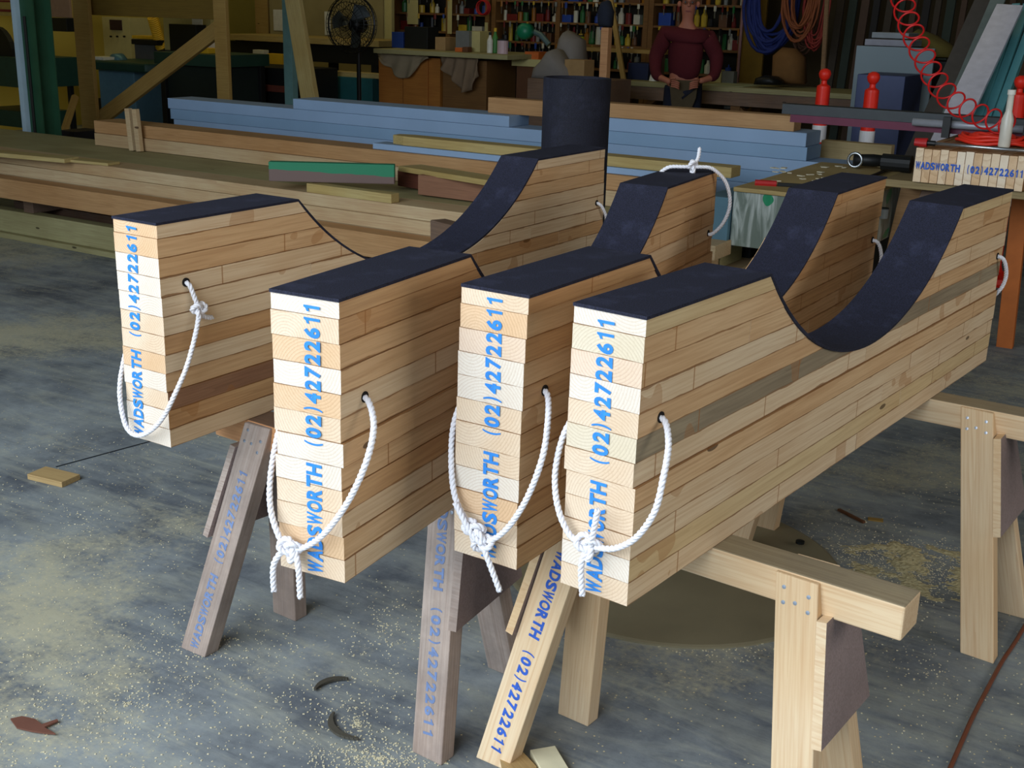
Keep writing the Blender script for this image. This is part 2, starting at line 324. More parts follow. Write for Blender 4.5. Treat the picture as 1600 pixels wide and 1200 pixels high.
# ------------------------------------------------------------------ rope
def smooth_path(P, n=12):
    P = [Vector(p) for p in P]; out = []
    for i in range(len(P)-1):
        p0 = P[max(i-1, 0)]; p1 = P[i]; p2 = P[i+1]; p3 = P[min(i+2, len(P)-1)]
        for k in range(n):
            t = k/n; out.append(.5*((2*p1)+(p2-p0)*t+(2*p0-5*p1+4*p2-p3)*t*t+(3*p1-p0-3*p2+p3)*t**3))
    out.append(P[-1]); return out
def rope_mb(mb, P, R=.0060, pitch=.030, n=6):
    pts = smooth_path(P, 14)
    L = [0]
    for i in range(1, len(pts)): L.append(L[-1]+(pts[i]-pts[i-1]).length)
    step = .0032; N = max(8, int(L[-1]/step)); rs = []; k = 0
    for i in range(N+1):
        d = L[-1]*i/N
        while k < len(L)-2 and L[k+1] < d: k += 1
        t = (d-L[k])/max(1e-9, L[k+1]-L[k]); rs.append((pts[k].lerp(pts[k+1], t), d))
    nrm = (rs[1][0]-rs[0][0]).orthogonal().normalized(); fr = []
    for i, (p, d) in enumerate(rs):
        tg = (rs[min(i+1, N)][0]-rs[max(i-1, 0)][0]).normalized(); nrm = (nrm-tg*nrm.dot(tg)).normalized(); fr.append((p, nrm.copy(), tg.cross(nrm), d))
    for s_ in range(3):
        q = []
        for p, a, b, d in fr:
            ph = 2*PI*(d/pitch+s_/3); q.append(p+(a*math.cos(ph)+b*math.sin(ph))*R*.50)
        mb.tube(q, R*.56, n)
    return mb
def knot_pts(c, ax, ay, az, r=.017, turns=1):
    out = []
    for i in range(25):
        a = 2*PI*i/24
        out.append(Vector(c)+ax*(math.sin(a)+2*math.sin(2*a))*r*.42+ay*(math.cos(a)-2*math.cos(2*a))*r*.42-az*math.sin(3*a)*r*.42)
    return out
# ------------------------------------------------------------------ laminated saddle cradles
CL, CW, CH, Z0 = 2.0963, .1444, .527, .607
RAD, SAG0, MID = .786, .268, 1.046
def arc_s(z, sg): return MID+sg*math.sqrt(max(0, RAD**2-(SAG0+RAD-z)**2))
def arc_z(s): return SAG0+RAD-math.sqrt(max(0, RAD**2-(s-MID)**2))
TB = .0452
def cradle(x, y, yaw, label, sides, ends, tl, jog, lean, ropes, seed, hz=.338):
    rnd = random.Random(seed)
    x, y = rw(x, y); root = empty('laminated_timber_cradle', (x, y, Z0), label, 'timber cradle', 'laminated saddle cradles on the sawhorses')
    d = rv(Vector((math.sin(yaw), math.cos(yaw), 0))); l = rv(Vector((-math.cos(yaw), math.sin(yaw), 0)))
    Mw = M3(d, l, ZD).to_4x4(); root.rotation_euler = Mw.to_euler()
    X = Vector((1, 0, 0)); Y = Vector((0, 1, 0))
    zb = 0
    for k in range(12):
        z0 = k*TB; z1 = min(CH, z0+TB); idx = 11-k; gp = .00035
        za, zc = z0+gp, z1-gp if k < 11 else z1
        off = jog[idx]+lean*(z0-CH/2)
        o = Vector((0, off, 0)); wv = Vector((0, CW, 0)); zm = (z0+z1)/2; mats = [SIDE[sides[idx]], ENDM[ends[idx]]]
        mwl = Matrix.Translation(Vector((0, CW/2+off, zm)))
        def piece(poly, sm):
            mb = MB(); mb.prism(poly, o, X, ZD, wv, 0, None, 0, sm); mb.build('board', mats, root, mw=mwl)
        def seg(a_lo, a_hi): piece([(a_lo, za), (a_hi, za), (a_hi, zc), (a_lo, zc)], [0, 1, 0, 1])
        e0 = rnd.uniform(-.0012, .0008); e1 = rnd.uniform(-.004, .002)
        cuts = sorted(rnd.uniform(.35, 1.9) for _ in range(rnd.choice((1, 1, 2, 2))))
        if len(cuts) == 2 and cuts[1]-cuts[0] < .25: cuts = cuts[:1]
        if zc <= SAG0+.001:
            p = [e0]+cuts+[CL+e1]
            for i in range(len(p)-1): seg(p[i]+(.0005 if i else 0), p[i+1]-(.0005 if i < len(p)-2 else 0))
        else:
            for sg in (-1, 1):
                lo = max(za, SAG0+.0004); sA = arc_s(lo, sg); sB = arc_s(min(zc, CH-.0001), sg); n = 7; arc = []
                for i in range(n+1): s_ = sA+(sB-sA)*i/n; arc.append((s_, arc_z(s_)))
                if za < SAG0: arc = [(MID-.0005*sg*-1, za), (MID-.0005*sg*-1, SAG0)]+arc
                else: arc = [(sA, za)]+arc[1:]
                end = e0 if sg < 0 else CL+e1
                cc = [c for c in cuts if (c < arc[-1][0]-.12 if sg < 0 else c > arc[-1][0]+.12)]
                if sg < 0:
                    p = [end]+cc
                    for i in range(len(p)-1): seg(p[i]+(.0005 if i else 0), p[i+1]-.0005)
                    st = p[-1]+(.0005 if cc else 0)
                else:
                    p = cc+[end]
                    for i in range(len(p)-1): seg(p[i]+.0005, p[i+1]-(.0005 if i < len(p)-2 else 0))
                    st = p[0]-(.0005 if cc else 0)
                poly = [(st, za)]+arc+[(st, arc[-1][1])]; piece(poly, [0]*(len(poly)-1)+[1])
    # rubber lining: flat, curve, flat
    tk = .006; path = [(-.002, CH), (.463-.004, CH)]
    n = 36; s0 = arc_s(CH, -1); s1 = arc_s(CH, 1)
    for i in range(n+1): s_ = s0+(s1-s0)*i/n; path.append((s_, arc_z(s_)+.0004))
    path = [(-.002, CH+.0003)]+path[2:]+[(CL+.002, CH+.0003)]
    top = []
    for i, p in enumerate(path):
        a_ = path[max(i-1, 0)]; b_ = path[min(i+1, len(path)-1)]; tx, tz = b_[0]-a_[0], b_[1]-a_[1]; ll = math.hypot(tx, tz); top.append((p[0]-tz/ll*tk, p[1]+tx/ll*tk))
    mb = MB(); ytop = lean*(CH/2)+jog[0]
    for i in range(len(path)-1):
        q = [path[i], path[i+1], top[i+1], top[i]]
        ya, yb = ytop-.0015, ytop+CW+.0015
        mb.add([Vector((p[0], ya, p[1])) for p in q]+[Vector((p[0], yb, p[1])) for p in q], [(0, 1, 2, 3), (7, 6, 5, 4), (3, 2, 6, 7), (0, 4, 5, 1)])
    mb.add([Vector((p[0], yy, p[1])) for p in (path[0], top[0], path[-1], top[-1]) for yy in (ya, yb)], [(0, 1, 3, 2), (4, 5, 7, 6)])
    mb.build('rubber_lining', RUB, root, mw=Matrix.Identity(4))
    # lettering up the near end (top of the letters to the left)
    lx, z_a, z_b, tilt = tl
    ang = tilt
    R = M3(Vector((0, math.sin(ang), math.cos(ang))), Vector((0, math.cos(ang), -math.sin(ang))), Vector((-1, 0, 0))).to_4x4()
    R.translation = Vector((-.0022, lx, z_a)); lettering(PHONE, (z_b-z_a), .034, INK, root, R)
    # holes bored near each end
    for s_ in (.074, 2.045):
        for yy in (0, CW):
            mb = MB(); off = jog[4]+lean*(.338-CH/2)
            mb.lathe((s_, yy+off-.002, hz if s_ < 1 else .338), [(.0105, 0), (.0105, .004)], 14, axis=Y)
            mb.build('rope_hole', HOLE, root, mw=Matrix.Identity(4))
    for rp in ropes:
        mb = MB()
        for P in rp['paths']: rope_mb(mb, P)
        for (c, ax, ay, az, r) in rp.get('knots', []): rope_mb(mb, knot_pts(c, Vector(ax), Vector(ay), Vector(az), r), .006)
        tag(mb.build('rope_handle', ROPE, root, smooth=True, mw=Matrix.Identity(4)), rp.get('label'))
    return root
def loop_far(dz=-.12, bulge=.05, w=CW):
    b = bulge
    P = [(2.045, .01, .338), (2.052, -.013, .332), (2.078, -.020, .30), (2.105, -.016, .26), (CL+.02, .0, .22), (CL+b, .04, .338+dz-.1), (CL+b, .1, .338+dz-.1), (CL+.02, w+.0, .22), (2.105, w+.016, .26), (2.078, w+.02, .30), (2.052, w+.013, .332), (2.045, w-.01, .338)]
    return dict(paths=[P], label='white rope loop at the far end')
Xn = (1, 0, 0); Yn = (0, 1, 0); Zn = (0, 0, 1)
ropeD = dict(label='white rope loop knotted over the near end', paths=[
    [(.074, .012, .338), (.068, -.012, .334), (.035, -.040, .305), (-.005, -.056, .262), (-.02, -.052, .205), (-.025, -.022, .150), (-.025, .02, .117), (-.022, .062, .106), (-.02, .074, .104)],
    [(-.02, .074, .104), (-.022, .085, .103), (-.022, .118, .115), (-.015, .150, .158), (0, .168, .215), (.03, .172, .28), (.06, .155, .33), (.074, .145, .338), (.074, .132, .338)],
    [(-.02, .072, .10), (-.032, .062, .125), (-.034, .052, .185)], [(-.02, .075, .104), (-.032, .082, .07), (-.030, .078, .008)]],
    knots=[((-.024, .075, .104), Yn, Zn, Xn, .019)])
ropeC = dict(label='white rope loop with a long doubled knot', paths=[
    [(.074, .012, .338), (.066, -.010, .334), (.035, -.032, .30), (-.005, -.048, .245), (-.02, -.028, .165), (-.025, .01, .095), (-.025, .05, .058), (-.022, .082, .06)],
    [(-.022, .075, .062), (-.024, .10, .078), (-.02, .135, .125), (-.005, .155, .19), (.02, .166, .26), (.055, .155, .325), (.074, .145, .338), (.074, .132, .338)],
    [(-.034, .06, .05), (-.036, .085, .068), (-.033, .125, .118)], [(-.026, .075, .06), (-.034, .05, .03), (-.034, .018, -.035)]],
    knots=[((-.027, .085, .070), Yn, Zn, Xn, .017), ((-.027, .066, .052), Zn, Yn, Xn, .017)])
ropeB = dict(label='white rope loop with two hanging tails', paths=[
    [(.074, .012, .338), (.066, -.014, .334), (.035, -.045, .30), (-.005, -.055, .25), (-.02, -.026, .175), (-.025, .022, .105), (-.025, .068, .066), (-.022, .10, .056)],
    [(-.022, .10, .056), (-.024, .118, .062), (-.015, .148, .11), (0, .16, .17), (.03, .162, .25), (.06, .152, .32), (.074, .145, .338), (.074, .132, .338)],
    [(-.024, .09, .055), (-.034, .076, .025), (-.034, .074, -.034)], [(-.024, .112, .055), (-.034, .132, .02), (-.034, .134, -.036)]],
    knots=[((-.026, .10, .055), Yn, Zn, Xn, .018)])
ropeA = dict(label='white rope loop tied back on itself at the side', paths=[
    [(.074, .012, .386), (.075, -.010, .382), (.084, -.016, .352), (.092, -.020, .322)],
    [(.092, -.018, .318), (.11, -.018, .300), (.140, -.012, .290)],
    [(.092, -.022, .318), (.07, -.030, .27), (.03, -.038, .20), (-.01, -.036, .14), (-.025, -.010, .085), (-.03, .03, .045), (-.03, .08, .022), (-.028, .118, .035), (-.02, .142, .085), (-.005, .155, .14), (.03, .162, .22), (.06, .152, .32), (.074, .145, .378), (.074, .132, .386)]],
    knots=[((.092, -.021, .320), Xn, Zn, Yn, .015)])
# rope at B's far end stands up over the top
ropeBfar = dict(label='white rope loop standing over the far top end', paths=[
    [(2.045, .012, .338), (2.05, -.012, .336), (2.09, -.035, .37), (2.10, -.048, .43), (2.07, -.038, .50), (2.02, -.008, .545), (1.99, .025, .552), (1.98, .04, .55)],
    [(1.98, .04, .55), (1.96, .07, .552), (1.95, .12, .545), (1.955, .158, .50), (1.99, .168, .42), (2.03, .16, .36), (2.045, .148, .34), (2.045, .132, .338)],
    [(1.98, .045, .553), (2.01, .04, .575), (2.035, .045, .605)]],
    knots=[((1.98, .045, .554), Xn, Zn, Yn, .016)])
z12 = [0]*12
cradle(-.8016, 2.6425, .5627, 'leftmost laminated pine cradle, rope knotted on its side face',
       'pttpppoptrop'.replace('q', 'p'), 'ttwwwcctwcww', (.106, .004, .524, -.045), [0, .0, .0, -.001, -.002, -.003, -.003, -.001, .001, .0, .001, -.001], 0.004, [ropeA, loop_far()], 3, .386)
cradle(-.2973, 1.9751, .4622, 'laminated pine cradle second from left, rope looping up over its far top',
       'oottptttoptp', 'wctwtcwwcctc', (.062, .006, .522, -.012), [0, .001, .0, -.001, .0, .002, -.004, .001, .0, .001, -.001, -.002], 0.0, [ropeB, ropeBfar], 5)
cradle(.0215, 2.0454, .5733, 'laminated pine cradle third from left, rope tied with a long doubled knot',
       'otototottoto', 'ctkwwcccwtcc', (.067, .006, .524, -.002), [0, .001, .002, .003, .003, .004, .003, .003, .002, .002, .0, -.002], -.022, [ropeC, loop_far(-.10)], 8)
cradle(.2170, 1.9133, .6445, 'rightmost laminated pine cradle with one dark grey board in its side',
       'yttptgptppyp', 'wnkwcnccccwc', (.073, .004, .520, .004), [0, .0, .001, .001, .002, .003, .004, -.001, -.001, .0, .0, .0], -.008, [ropeD, loop_far(-.06, .03)], 11)
# ------------------------------------------------------------------ sawhorses
def board_obj(name, a, b, w, h, up, mats, parent, bev=.002, ext=None):
    """rectangular timber with its own local frame: x along the grain"""
    a = Vector(a); b = Vector(b); x = (b-a).normalized(); y = Vector(up).cross(x).normalized(); z = x.cross(y)
    mw = M3(x, y, z).to_4x4(); mw.translation = (a+b)/2
    mb = MB(); mb.box((0, 0, 0), ((b-a).length, w, h), None, 0, 0, 0)
    me = mb.build(name, mats, None, bevel=bev); 
    if parent is not None: me.parent = parent; me.matrix_basis = parent.matrix_basis.inverted()@mw
    else: me.matrix_basis = mw
    return me
def horse(label, c, bd, t0, t1, pairs, mats, texts=(), bw=.086, bh=.07, group='timber sawhorses under the cradles'):
    bd = Vector(rw(*bd)+(0,)).normalized(); c = rw(*c); pairs = [(a_, rw(*f1), rw(*f2), g_) for a_, f1, f2, g_ in pairs]; nr = Vector((-bd.y, bd.x, 0)); 
    if nr.dot(YF) < 0: nr = -nr
    c = Vector((c[0], c[1], Z0)); root = empty('sawhorse', (c.x, c.y, 0), label, 'sawhorse', group)
    beam_m, leg_m, gus_m, top_m = mats
    bo = board_obj('top_beam', c+bd*t0-ZD*(bh/2+.0005), c+bd*t1-ZD*(bh/2+.0005), bw, bh, ZD, [beam_m], root, .004)
    if top_m:
        bo.data.materials.append(top_m); bo.data.polygons[1].material_index = 1
    for pi, (tp, ff, fb, sgn) in enumerate(pairs):
        tops = []; feet = []
        for side, foot in ((-1, ff), (1, fb)):
            top = c+bd*tp+nr*side*(bw/2+.010)-ZD*.003; ft = Vector((foot[0], foot[1], 0)); dr = (ft-top).normalized()
            x = dr; zf = (nr*side-x*(nr*side).dot(x)).normalized(); y = zf.cross(x)
            mw = M3(x, y, zf).to_4x4(); L_ = (ft-top).length; mw.translation = (top+ft)/2-zf*.0225
            # leg: ends cut level
            mb = MB(); w2, h2 = .043, .0225; vv = []
            inv = mw.inverted()
            for e, zz in ((0, top.z-.001), (1, 0.0)):
                for (yy, z_) in ((-w2, -h2), (w2, -h2), (w2, h2), (-w2, h2)):
                    p = mw@Vector((0, yy, z_)); k = (zz-p.z)/x.z; vv.append(inv@(p+x*k))
            mb.add(vv, [(0, 3, 2, 1), (4, 5, 6, 7), (0, 1, 5, 4), (1, 2, 6, 5), (2, 3, 7, 6), (3, 0, 4, 7)])
            lg = mb.build('leg', leg_m, None, bevel=.0025); lg.parent = root; lg.matrix_basis = root.matrix_basis.inverted()@mw
            tops.append(top); feet.append(ft)
            if side < 0:
                for (a_, b_) in ((-.025, .022), (.025, .034), (-.026, .052), (-.002, .05), (.024, .064)):
                    p = mw@Vector((-L_/2+b_, a_, .0226)); s_ = MB(); s_.lathe(p-zf*.001, [(.0042, 0), (.0042, .0016), (.0015, .0018)], 10, axis=zf)
                    so = s_.build('screw', SCREW, root, smooth=False)
                for (pp, down, tone, s0_, ln) in texts:
                    if pp == pi:
                        # lettering on the outer face of this leg
                        if down: Rx, Ry = Vector((1, 0, 0)), Vector((0, 1, 0))
                        else: Rx, Ry = Vector((-1, 0, 0)), Vector((0, -1, 0))
                        R = M3(Rx, Ry, Vector((0, 0, 1))).to_4x4(); R.translation = Vector((-L_/2+s0_ if down else -L_/2+s0_+ln, 0, .0234))
                        lettering(PHONE, ln, .028, tone, lg, R)
        # plywood gusset on the outer side of the pair
        zt, zb_ = Z0-bh-.004, Z0-bh-.24
        def pt(i, z_):
            a_, f_ = tops[i], feet[i]; k = (a_.z-z_)/(a_.z-f_.z); return a_.lerp(f_, k)
        q = [pt(0, zb_), pt(1, zb_), pt(1, zt), pt(0, zt)]
        q[0] = q[0]-nr*.018; q[1] = q[1]+nr*.018; q[2] = q[2]+nr*.01; q[3] = q[3]-nr*.01
        gn = (q[1]-q[0]).cross(q[3]-q[0]).normalized()
        if gn.dot(bd)*sgn < 0: gn = -gn
        mb = MB(); base = [p+gn*.046 for p in q]
        mb.add(base+[p+gn*.02 for p in base], [(0, 1, 2, 3), (7, 6, 5, 4), (0, 1, 5, 4), (1, 2, 6, 5), (2, 3, 7, 6), (3, 0, 4, 7)], [0, 0, 1, 1, 1, 1])
        mb.build('gusset', [gus_m, leg_m], root)
    return root
horse('weathered sawhorse under the two left cradles, grey legs with faded blue lettering', (-.605, 2.865), (.82, -.57), -.17, .68,
      [(0, (-.81, 2.745), (-.585, 2.985), -1), (.60, (-.17, 2.315), (.02, 2.725), 1)], (RED, OLD, PLY, OLDB), [(0, False, INK2, .12, .50), (1, True, INK2, .0, .58)])
horse('pale new sawhorse under the two right cradles, beam end sticking out towards the viewer', (.58, 2.097), (.806, -.592), -.70, .205,
      [(-.50, (-.023, 2.30), (.193, 2.52), -1), (0, (.561, 1.919), (.745, 2.169), 1)], (NEW, NEW, PLY, NEWT), [(0, True, INK3, .10, .50)])
horse('pale sawhorse at the right edge under the far end of the rightmost cradle', (1.30, 3.15), (.833, -.553), -.66, .42,
      [(-.55, (.69, 3.40), (.86, 3.66), -1), (0, (1.255, 2.825), (1.465, 3.11), 1)], (NEW, NEW, PLY, NEWT))
horse('brown sawhorse hidden beneath the far ends of the two left cradles', (.12, 3.90), (.89, -.456), -.36, .46,
      [(-.22, (-.2, 3.9), (-.06, 4.18), -1), (.32, (.35, 3.6), (.52, 3.88), 1)], (OLDB, OLDB, PLY, OLDB))
# ------------------------------------------------------------------ black rubber roll standing behind the first cradle
def rubber_roll():
    c = aty(896, 240, 4.78); cx, cy = c.x, c.y; H_ = 1.365; root = empty('rubber_roll', (cx, cy, 0), 'tall black rubber sheet roll standing behind the far end of the leftmost cradle', 'rubber roll')
    R0 = .128; mb = MB(); n = 48
    vv = []; 
    mb.lathe((cx, cy, 0), [(R0, 0), (R0, H_), (R0-.007, H_+.001), (R0-.007, H_-.10), (.02, H_-.10)], 48)
    mb.build('coiled_sheet', RUB2, root, smooth=False)
    mb = MB()   # outer wrap with a slanting free edge
    ef = lambda t_: math.radians(-152+105*max(0, (t_-.62)/.38)**1.2); G_ = [math.radians(-156+290*i/56) for i in range(57)]; r = R0+.007
    def P(an, z, r): return Vector((cx+r*math.cos(an), cy+r*math.sin(an), z))
    for k in range(40):
        z0 = H_*k/40; z1 = H_*(k+1)/40; e0, e1 = ef(z0/H_), ef(z1/H_)
        for i in range(56):
            a0, a1, b0, b1 = max(e0, G_[i]), max(e0, G_[i+1]), max(e1, G_[i]), max(e1, G_[i+1])
            if a1-a0 < 1e-6 and b1-b0 < 1e-6: continue
            if b1-b0 < 1e-6: mb.add([P(a0, z0, r), P(a1, z0, r), P(b1, z1, r)], [(0, 1, 2)])
            elif a1-a0 < 1e-6: mb.add([P(a0, z0, r), P(b1, z1, r), P(b0, z1, r)], [(0, 1, 2)])
            else: mb.add([P(a0, z0, r), P(a1, z0, r), P(b1, z1, r), P(b0, z1, r)], [(0, 1, 2, 3)])
            if k == 39: mb.add([P(b0, z1, r), P(b1, z1, r), P(b1, z1, R0-.001), P(b0, z1, R0-.001)], [(0, 1, 2, 3)])
        mb.add([P(e0, z0, r), P(e1, z1, r), P(e1, z1, R0), P(e0, z0, R0)], [(0, 1, 2, 3)])
    mb.build('outer_wrap', RUB2, root)
rubber_roll()
# ================================================================== background: timber stacks
def timber(name, label, cat, s0, s1, n0, n1, z0, z1, mat, group=None, parts=None):
    mb = MB(); mb.box((0, 0, 0), (s1-s0, n1-n0, z1-z0)); o = mb.build(name, mat, None, bevel=.003)
    mw = M3(SD, ND, ZD).to_4x4(); mw.translation = sn((s0+s1)/2, (n0+n1)/2, (z0+z1)/2); o.matrix_basis = mw
    return tag(o, label, cat, group)
G1 = 'long pine beams in the stacks'
timber('pine_board', 'thin pine board lying flat on the floor, lowest of the left stack', 'board', -10.5, -3.2, 5.13, 5.60, 0, .036, PILEG, G1)
timber('pine_beam', 'pine beam on edge above the floor board, below the dark gap', 'beam', -10.5, -3.2, 5.17, 5.262, .037, .19, PILEG, G1)
timber('pine_beam', 'short bearer block in the dark gap of the left stack', 'block', -9.55, -9.35, 5.16, 5.9, .19, .3245, OLDB, G1)
timber('pine_beam', 'bearer block under the middle of the left stack', 'block', -7.15, -7.05, 5.2, 5.9, .19, .3245, OLDB, G1).hide_render = False
timber('pine_beam', 'bearer under the right end of the left stack', 'block', -3.6, -3.5, 5.16, 5.9, .19, .3245, OLDB, G1)
timber('pine_beam', 'support pile under the rear of the left stack', 'block', -7.6, -3.4, 5.45, 6.0, 0.037, .19, OLDB, G1)
timber('pine_beam', 'lowest long pine beam above the dark gap, front of the stack', 'beam', -10.5, -2.0, 4.96, 5.085, .325, .455, PILEO, G1)
timber('pine_beam', 'long pine beam hidden behind the lowest front beam', 'beam', -10.5, -2.02, 5.10, 5.9, .325, .455, PILE, G1)
timber('pine_beam', 'long pale pine beam in the front face, second from its top', 'beam', -10.5, -2.1, 5.09, 5.28, .456, .53, PILE, G1)
timber('pine_beam', 'long pale knotty pine beam along the front top of the stack', 'beam', -10.5, -2.05, 5.10, 5.30, .531, .60, PILE, G1)
timber('pine_beam', 'long pine beam in the middle of the stack top', 'beam', -10.5, -2.1, 5.305, 5.58, .456, .599, PILEG, G1)
timber('pine_beam', 'long pine beam at the rear of the stack top', 'beam', -10.5, -2.15, 5.585, 6.05, .456, .597, PILEG, G1)
timber('pine_beam', 'lower long beam of the raised rear row, knots in its face', 'beam', -7.1, -2.5, 5.80, 6.04, .60, .685, PILE, G1)
timber('pine_beam', 'upper long beam of the raised rear row, greenish top', 'beam', -7.12, -2.45, 5.82, 6.045, .686, .77, PILEO, G1)
# thin offcuts and battens on the stack
def lowboard(name, label, cat, a, b, w, h, mat, group=None, dz=0):
    o = board_obj(name, a, b, w, h, ZD, [mat], None, .003); return tag(o, label, cat, group)
lowboard('pine_board', 'thin yellowish plank lying on the left end of the stack top', 'board', atz(-40, 236, .615), atz(112, 250, .615), .13, .028, PILEY, G1)
lowboard('pine_board', 'short thin plank end to end with the yellowish plank', 'board', atz(118, 250, .610), atz(178, 256, .610), .11, .018, PILEY, G1)
for i, (u, lab) in enumerate(((208, 'left one of two short battens standing before the rear row'), (219, 'right one of two short battens standing before the rear row'))):
    p = atn(u, 238, 5.755); p.z = .601; t_ = p+ZD*.285-SD*.02
    mb = MB(); mb.beam(p, t_, .042, .034, ND); tag(mb.build('batten', PILE, None, bevel=.002), lab, 'batten', 'battens standing on the stack')
a = atz(461, 298, .62); b = atz(594, 316, .62); d_ = (b-a).normalized()
tag(board_obj('pine_block', a+ZD*.006+ND*.13, b+ZD*.006+ND*.13, .07, .05, ZD, [PILEY], None, .003), 'short pale pine block beneath the green painted board', 'block', 'offcuts on the stack top')
GRN = NT('green_painted_brown_board'); tc = GRN.n('ShaderNodeTexCoord'); sp = GRN.n('ShaderNodeSeparateXYZ'); GRN.l(tc.outputs['Object'], sp.inputs[0])
nz_ = GRN.n('ShaderNodeTexNoise', i_Scale=5.0, i_Detail=5.0); GRN.l(tc.outputs['Object'], nz_.inputs['Vector'])
f_ = math_(GRN, 'GREATER_THAN', math_(GRN, 'ADD', sp.outputs[2], math_(GRN, 'ADD', math_(GRN, 'MULTIPLY', sp.outputs[0], .03), math_(GRN, 'MULTIPLY', nz_.outputs['Fac'], .03))), .016)
GRN.l(mixc(GRN, f_, rgb(112, 92, 86), rgb(40, 128, 92)), GRN.b.inputs['Base Color']); GRN.b.inputs['Roughness'].default_value = .7; GRN = GRN.m
a = atz(416, 284, .652); b = atz(612, 289, .652)
tag(board_obj('painted_board', a+ZD*.058+ND*.03, b+ZD*.058+ND*.03, .06, .108, ZD, [GRN], None, .004), 'old board with green paint along its upper half', 'board')
a = atz(622, 292, .605); b = atz(668, 300, .605)
tag(board_obj('brown_block', a+ZD*.05+ND*.05, b+ZD*.05+ND*.05, .09, .09, ZD, [wood('dark_red_timber', rgb(110, 62, 44), rgb(90, 48, 36), rgb(50, 28, 22), .3)], None, .003), 'dark reddish block right of the green painted board', 'block')
a = atz(657, 304, .605); b = atz(800, 322, .605)
tag(board_obj('brown_beam', a+ZD*.058+ND*.02, b+ZD*.058+ND*.02, .09, .11, ZD, [wood('dull_brown_timber', rgb(150, 108, 82), rgb(134, 94, 70), rgb(96, 64, 48), .3)], None, .003), 'dull brown beam offcut lying on the stack, right of the reddish block', 'beam')
a = atz(600, 258, .78)+ZD*.012; b = atz(790, 284, .74)+ZD*.01
tag(board_obj('slanting_plank', atz(640, 262, .72), atz(815, 290, .745), .16, .03, ZD, [PILEY], None, .003), 'greenish plank tilted across the stack behind the brown beam offcut', 'plank')
a = atz(676, 368, .30); p = atn(690, 372, 4.86)
tag(board_obj('weathered_post', atn(684, 358, 4.84), atn(860, 405, 4.45), .09, .10, ZD, [OLDB], None, .006), 'weathered dark post end beside the leftmost cradle saddle', 'post')
mb = MB(); q = atn(860, 405, 4.45); mb.box((q.x, q.y, (q.z-.05)/2), (.1, .1, q.z-.055)); q = atn(700, 362, 4.80); mb2 = MB(); mb2.box((q.x+.06, q.y-.02, (q.z-.06)/2), (.09, .09, q.z-.075))
tag(mb.build('timber_block', OLDB), 'bearer block under the right end of the weathered post', 'block'); tag(mb2.build('timber_block', OLDB), 'bearer block under the left end of the weathered post', 'block')
# blue stacks
G2 = 'pale blue boards of the long stack'
KB = 1.092; zk = lambda z: CAMZ-(CAMZ-z)*KB; bf = 6.62; bd_ = .25
zs = [(zk(a), zk(b)) for a, b in ((.60, .66), (.661, .731), (.732, .802), (.803, .873), (.874, .945))]
ZL = zk(.60)-.001
for a_, b_, l_ in ((-6.9, -6.5, 'left part'), (-3.9, -3.6, 'middle'), (-2.5, -2.2, 'right end')): timber('timber_bearer', 'dark bearer under the %s of the blue stack' % l_, 'bearer', a_, b_, bf, bf+bd_, 0, ZL, OLDB)
nm = ['lowest', 'second', 'third', 'fourth', 'fifth', 'topmost']
for i, (a, b) in enumerate(zs):
    timber('blue_board', '%s blue board from the bottom, left part of the blue stack' % nm[i], 'board', (-6.62+(.03, .0, .05, .02, 0)[i])*KB, -3.52*KB, bf, bf+bd_, a, b, BLUE2 if i in (1, 3) else BLUE, G2)
timber('blue_board', 'top blue board of the left part, starting part way along', 'board', -5.45*KB, -3.78*KB, bf, bf+bd_, zk(.946), zk(1.01), BLUE, G2)
zr = [(zk(a), zk(b)) for a, b in ((.60, .694), (.695, .764), (.765, .834), (.835, .904), (.905, .974), (.975, 1.045))]
for i, (a, b) in enumerate(zr):
    timber('blue_board', '%s blue board from the bottom, right part behind the cradles' % nm[i], 'board', -3.515*KB, (-1.76, -1.76, -1.76, -1.76, -1.98, -1.99)[i]*KB, bf, bf+bd_, a, b, BLUE if i % 2 else BLUE2, G2)
timber('orange_beam', 'orange brown beam lying along the top of the blue stack', 'beam', -3.5*KB, -2.07*KB, bf+.03, bf+.15, zk(1.0455), zk(1.122), PILEO, G1)
timber('orange_beam', 'brown beam on the blue stack left of the black roll', 'beam', -4.0*KB, -3.52*KB, bf+.12, bf+.22, zk(1.0105), zk(1.10), PILEO, G1)
timber('blue_board', 'single blue board edge lying on the raised rear row', 'board', -4.62, -2.45, 5.845, 5.98, .771, .806, BLUE, G2)
mb = MB(); mb.prism([(0, .03), (.10, 0), (2.2, 0), (2.2, .13), (.10, .13), (0, .10)], (0, 0, 0), (1, 0, 0), (0, 1, 0), (0, 0, .055))
o = mb.build('round_ended_board', PILEY, None, bevel=.004); mw = M3(SD, ND, ZD).to_4x4(); mw.translation = sn(-4.5, 5.86, .807); o.matrix_basis = mw
tag(o, 'pine board with a rounded left end on the single blue board', 'board')
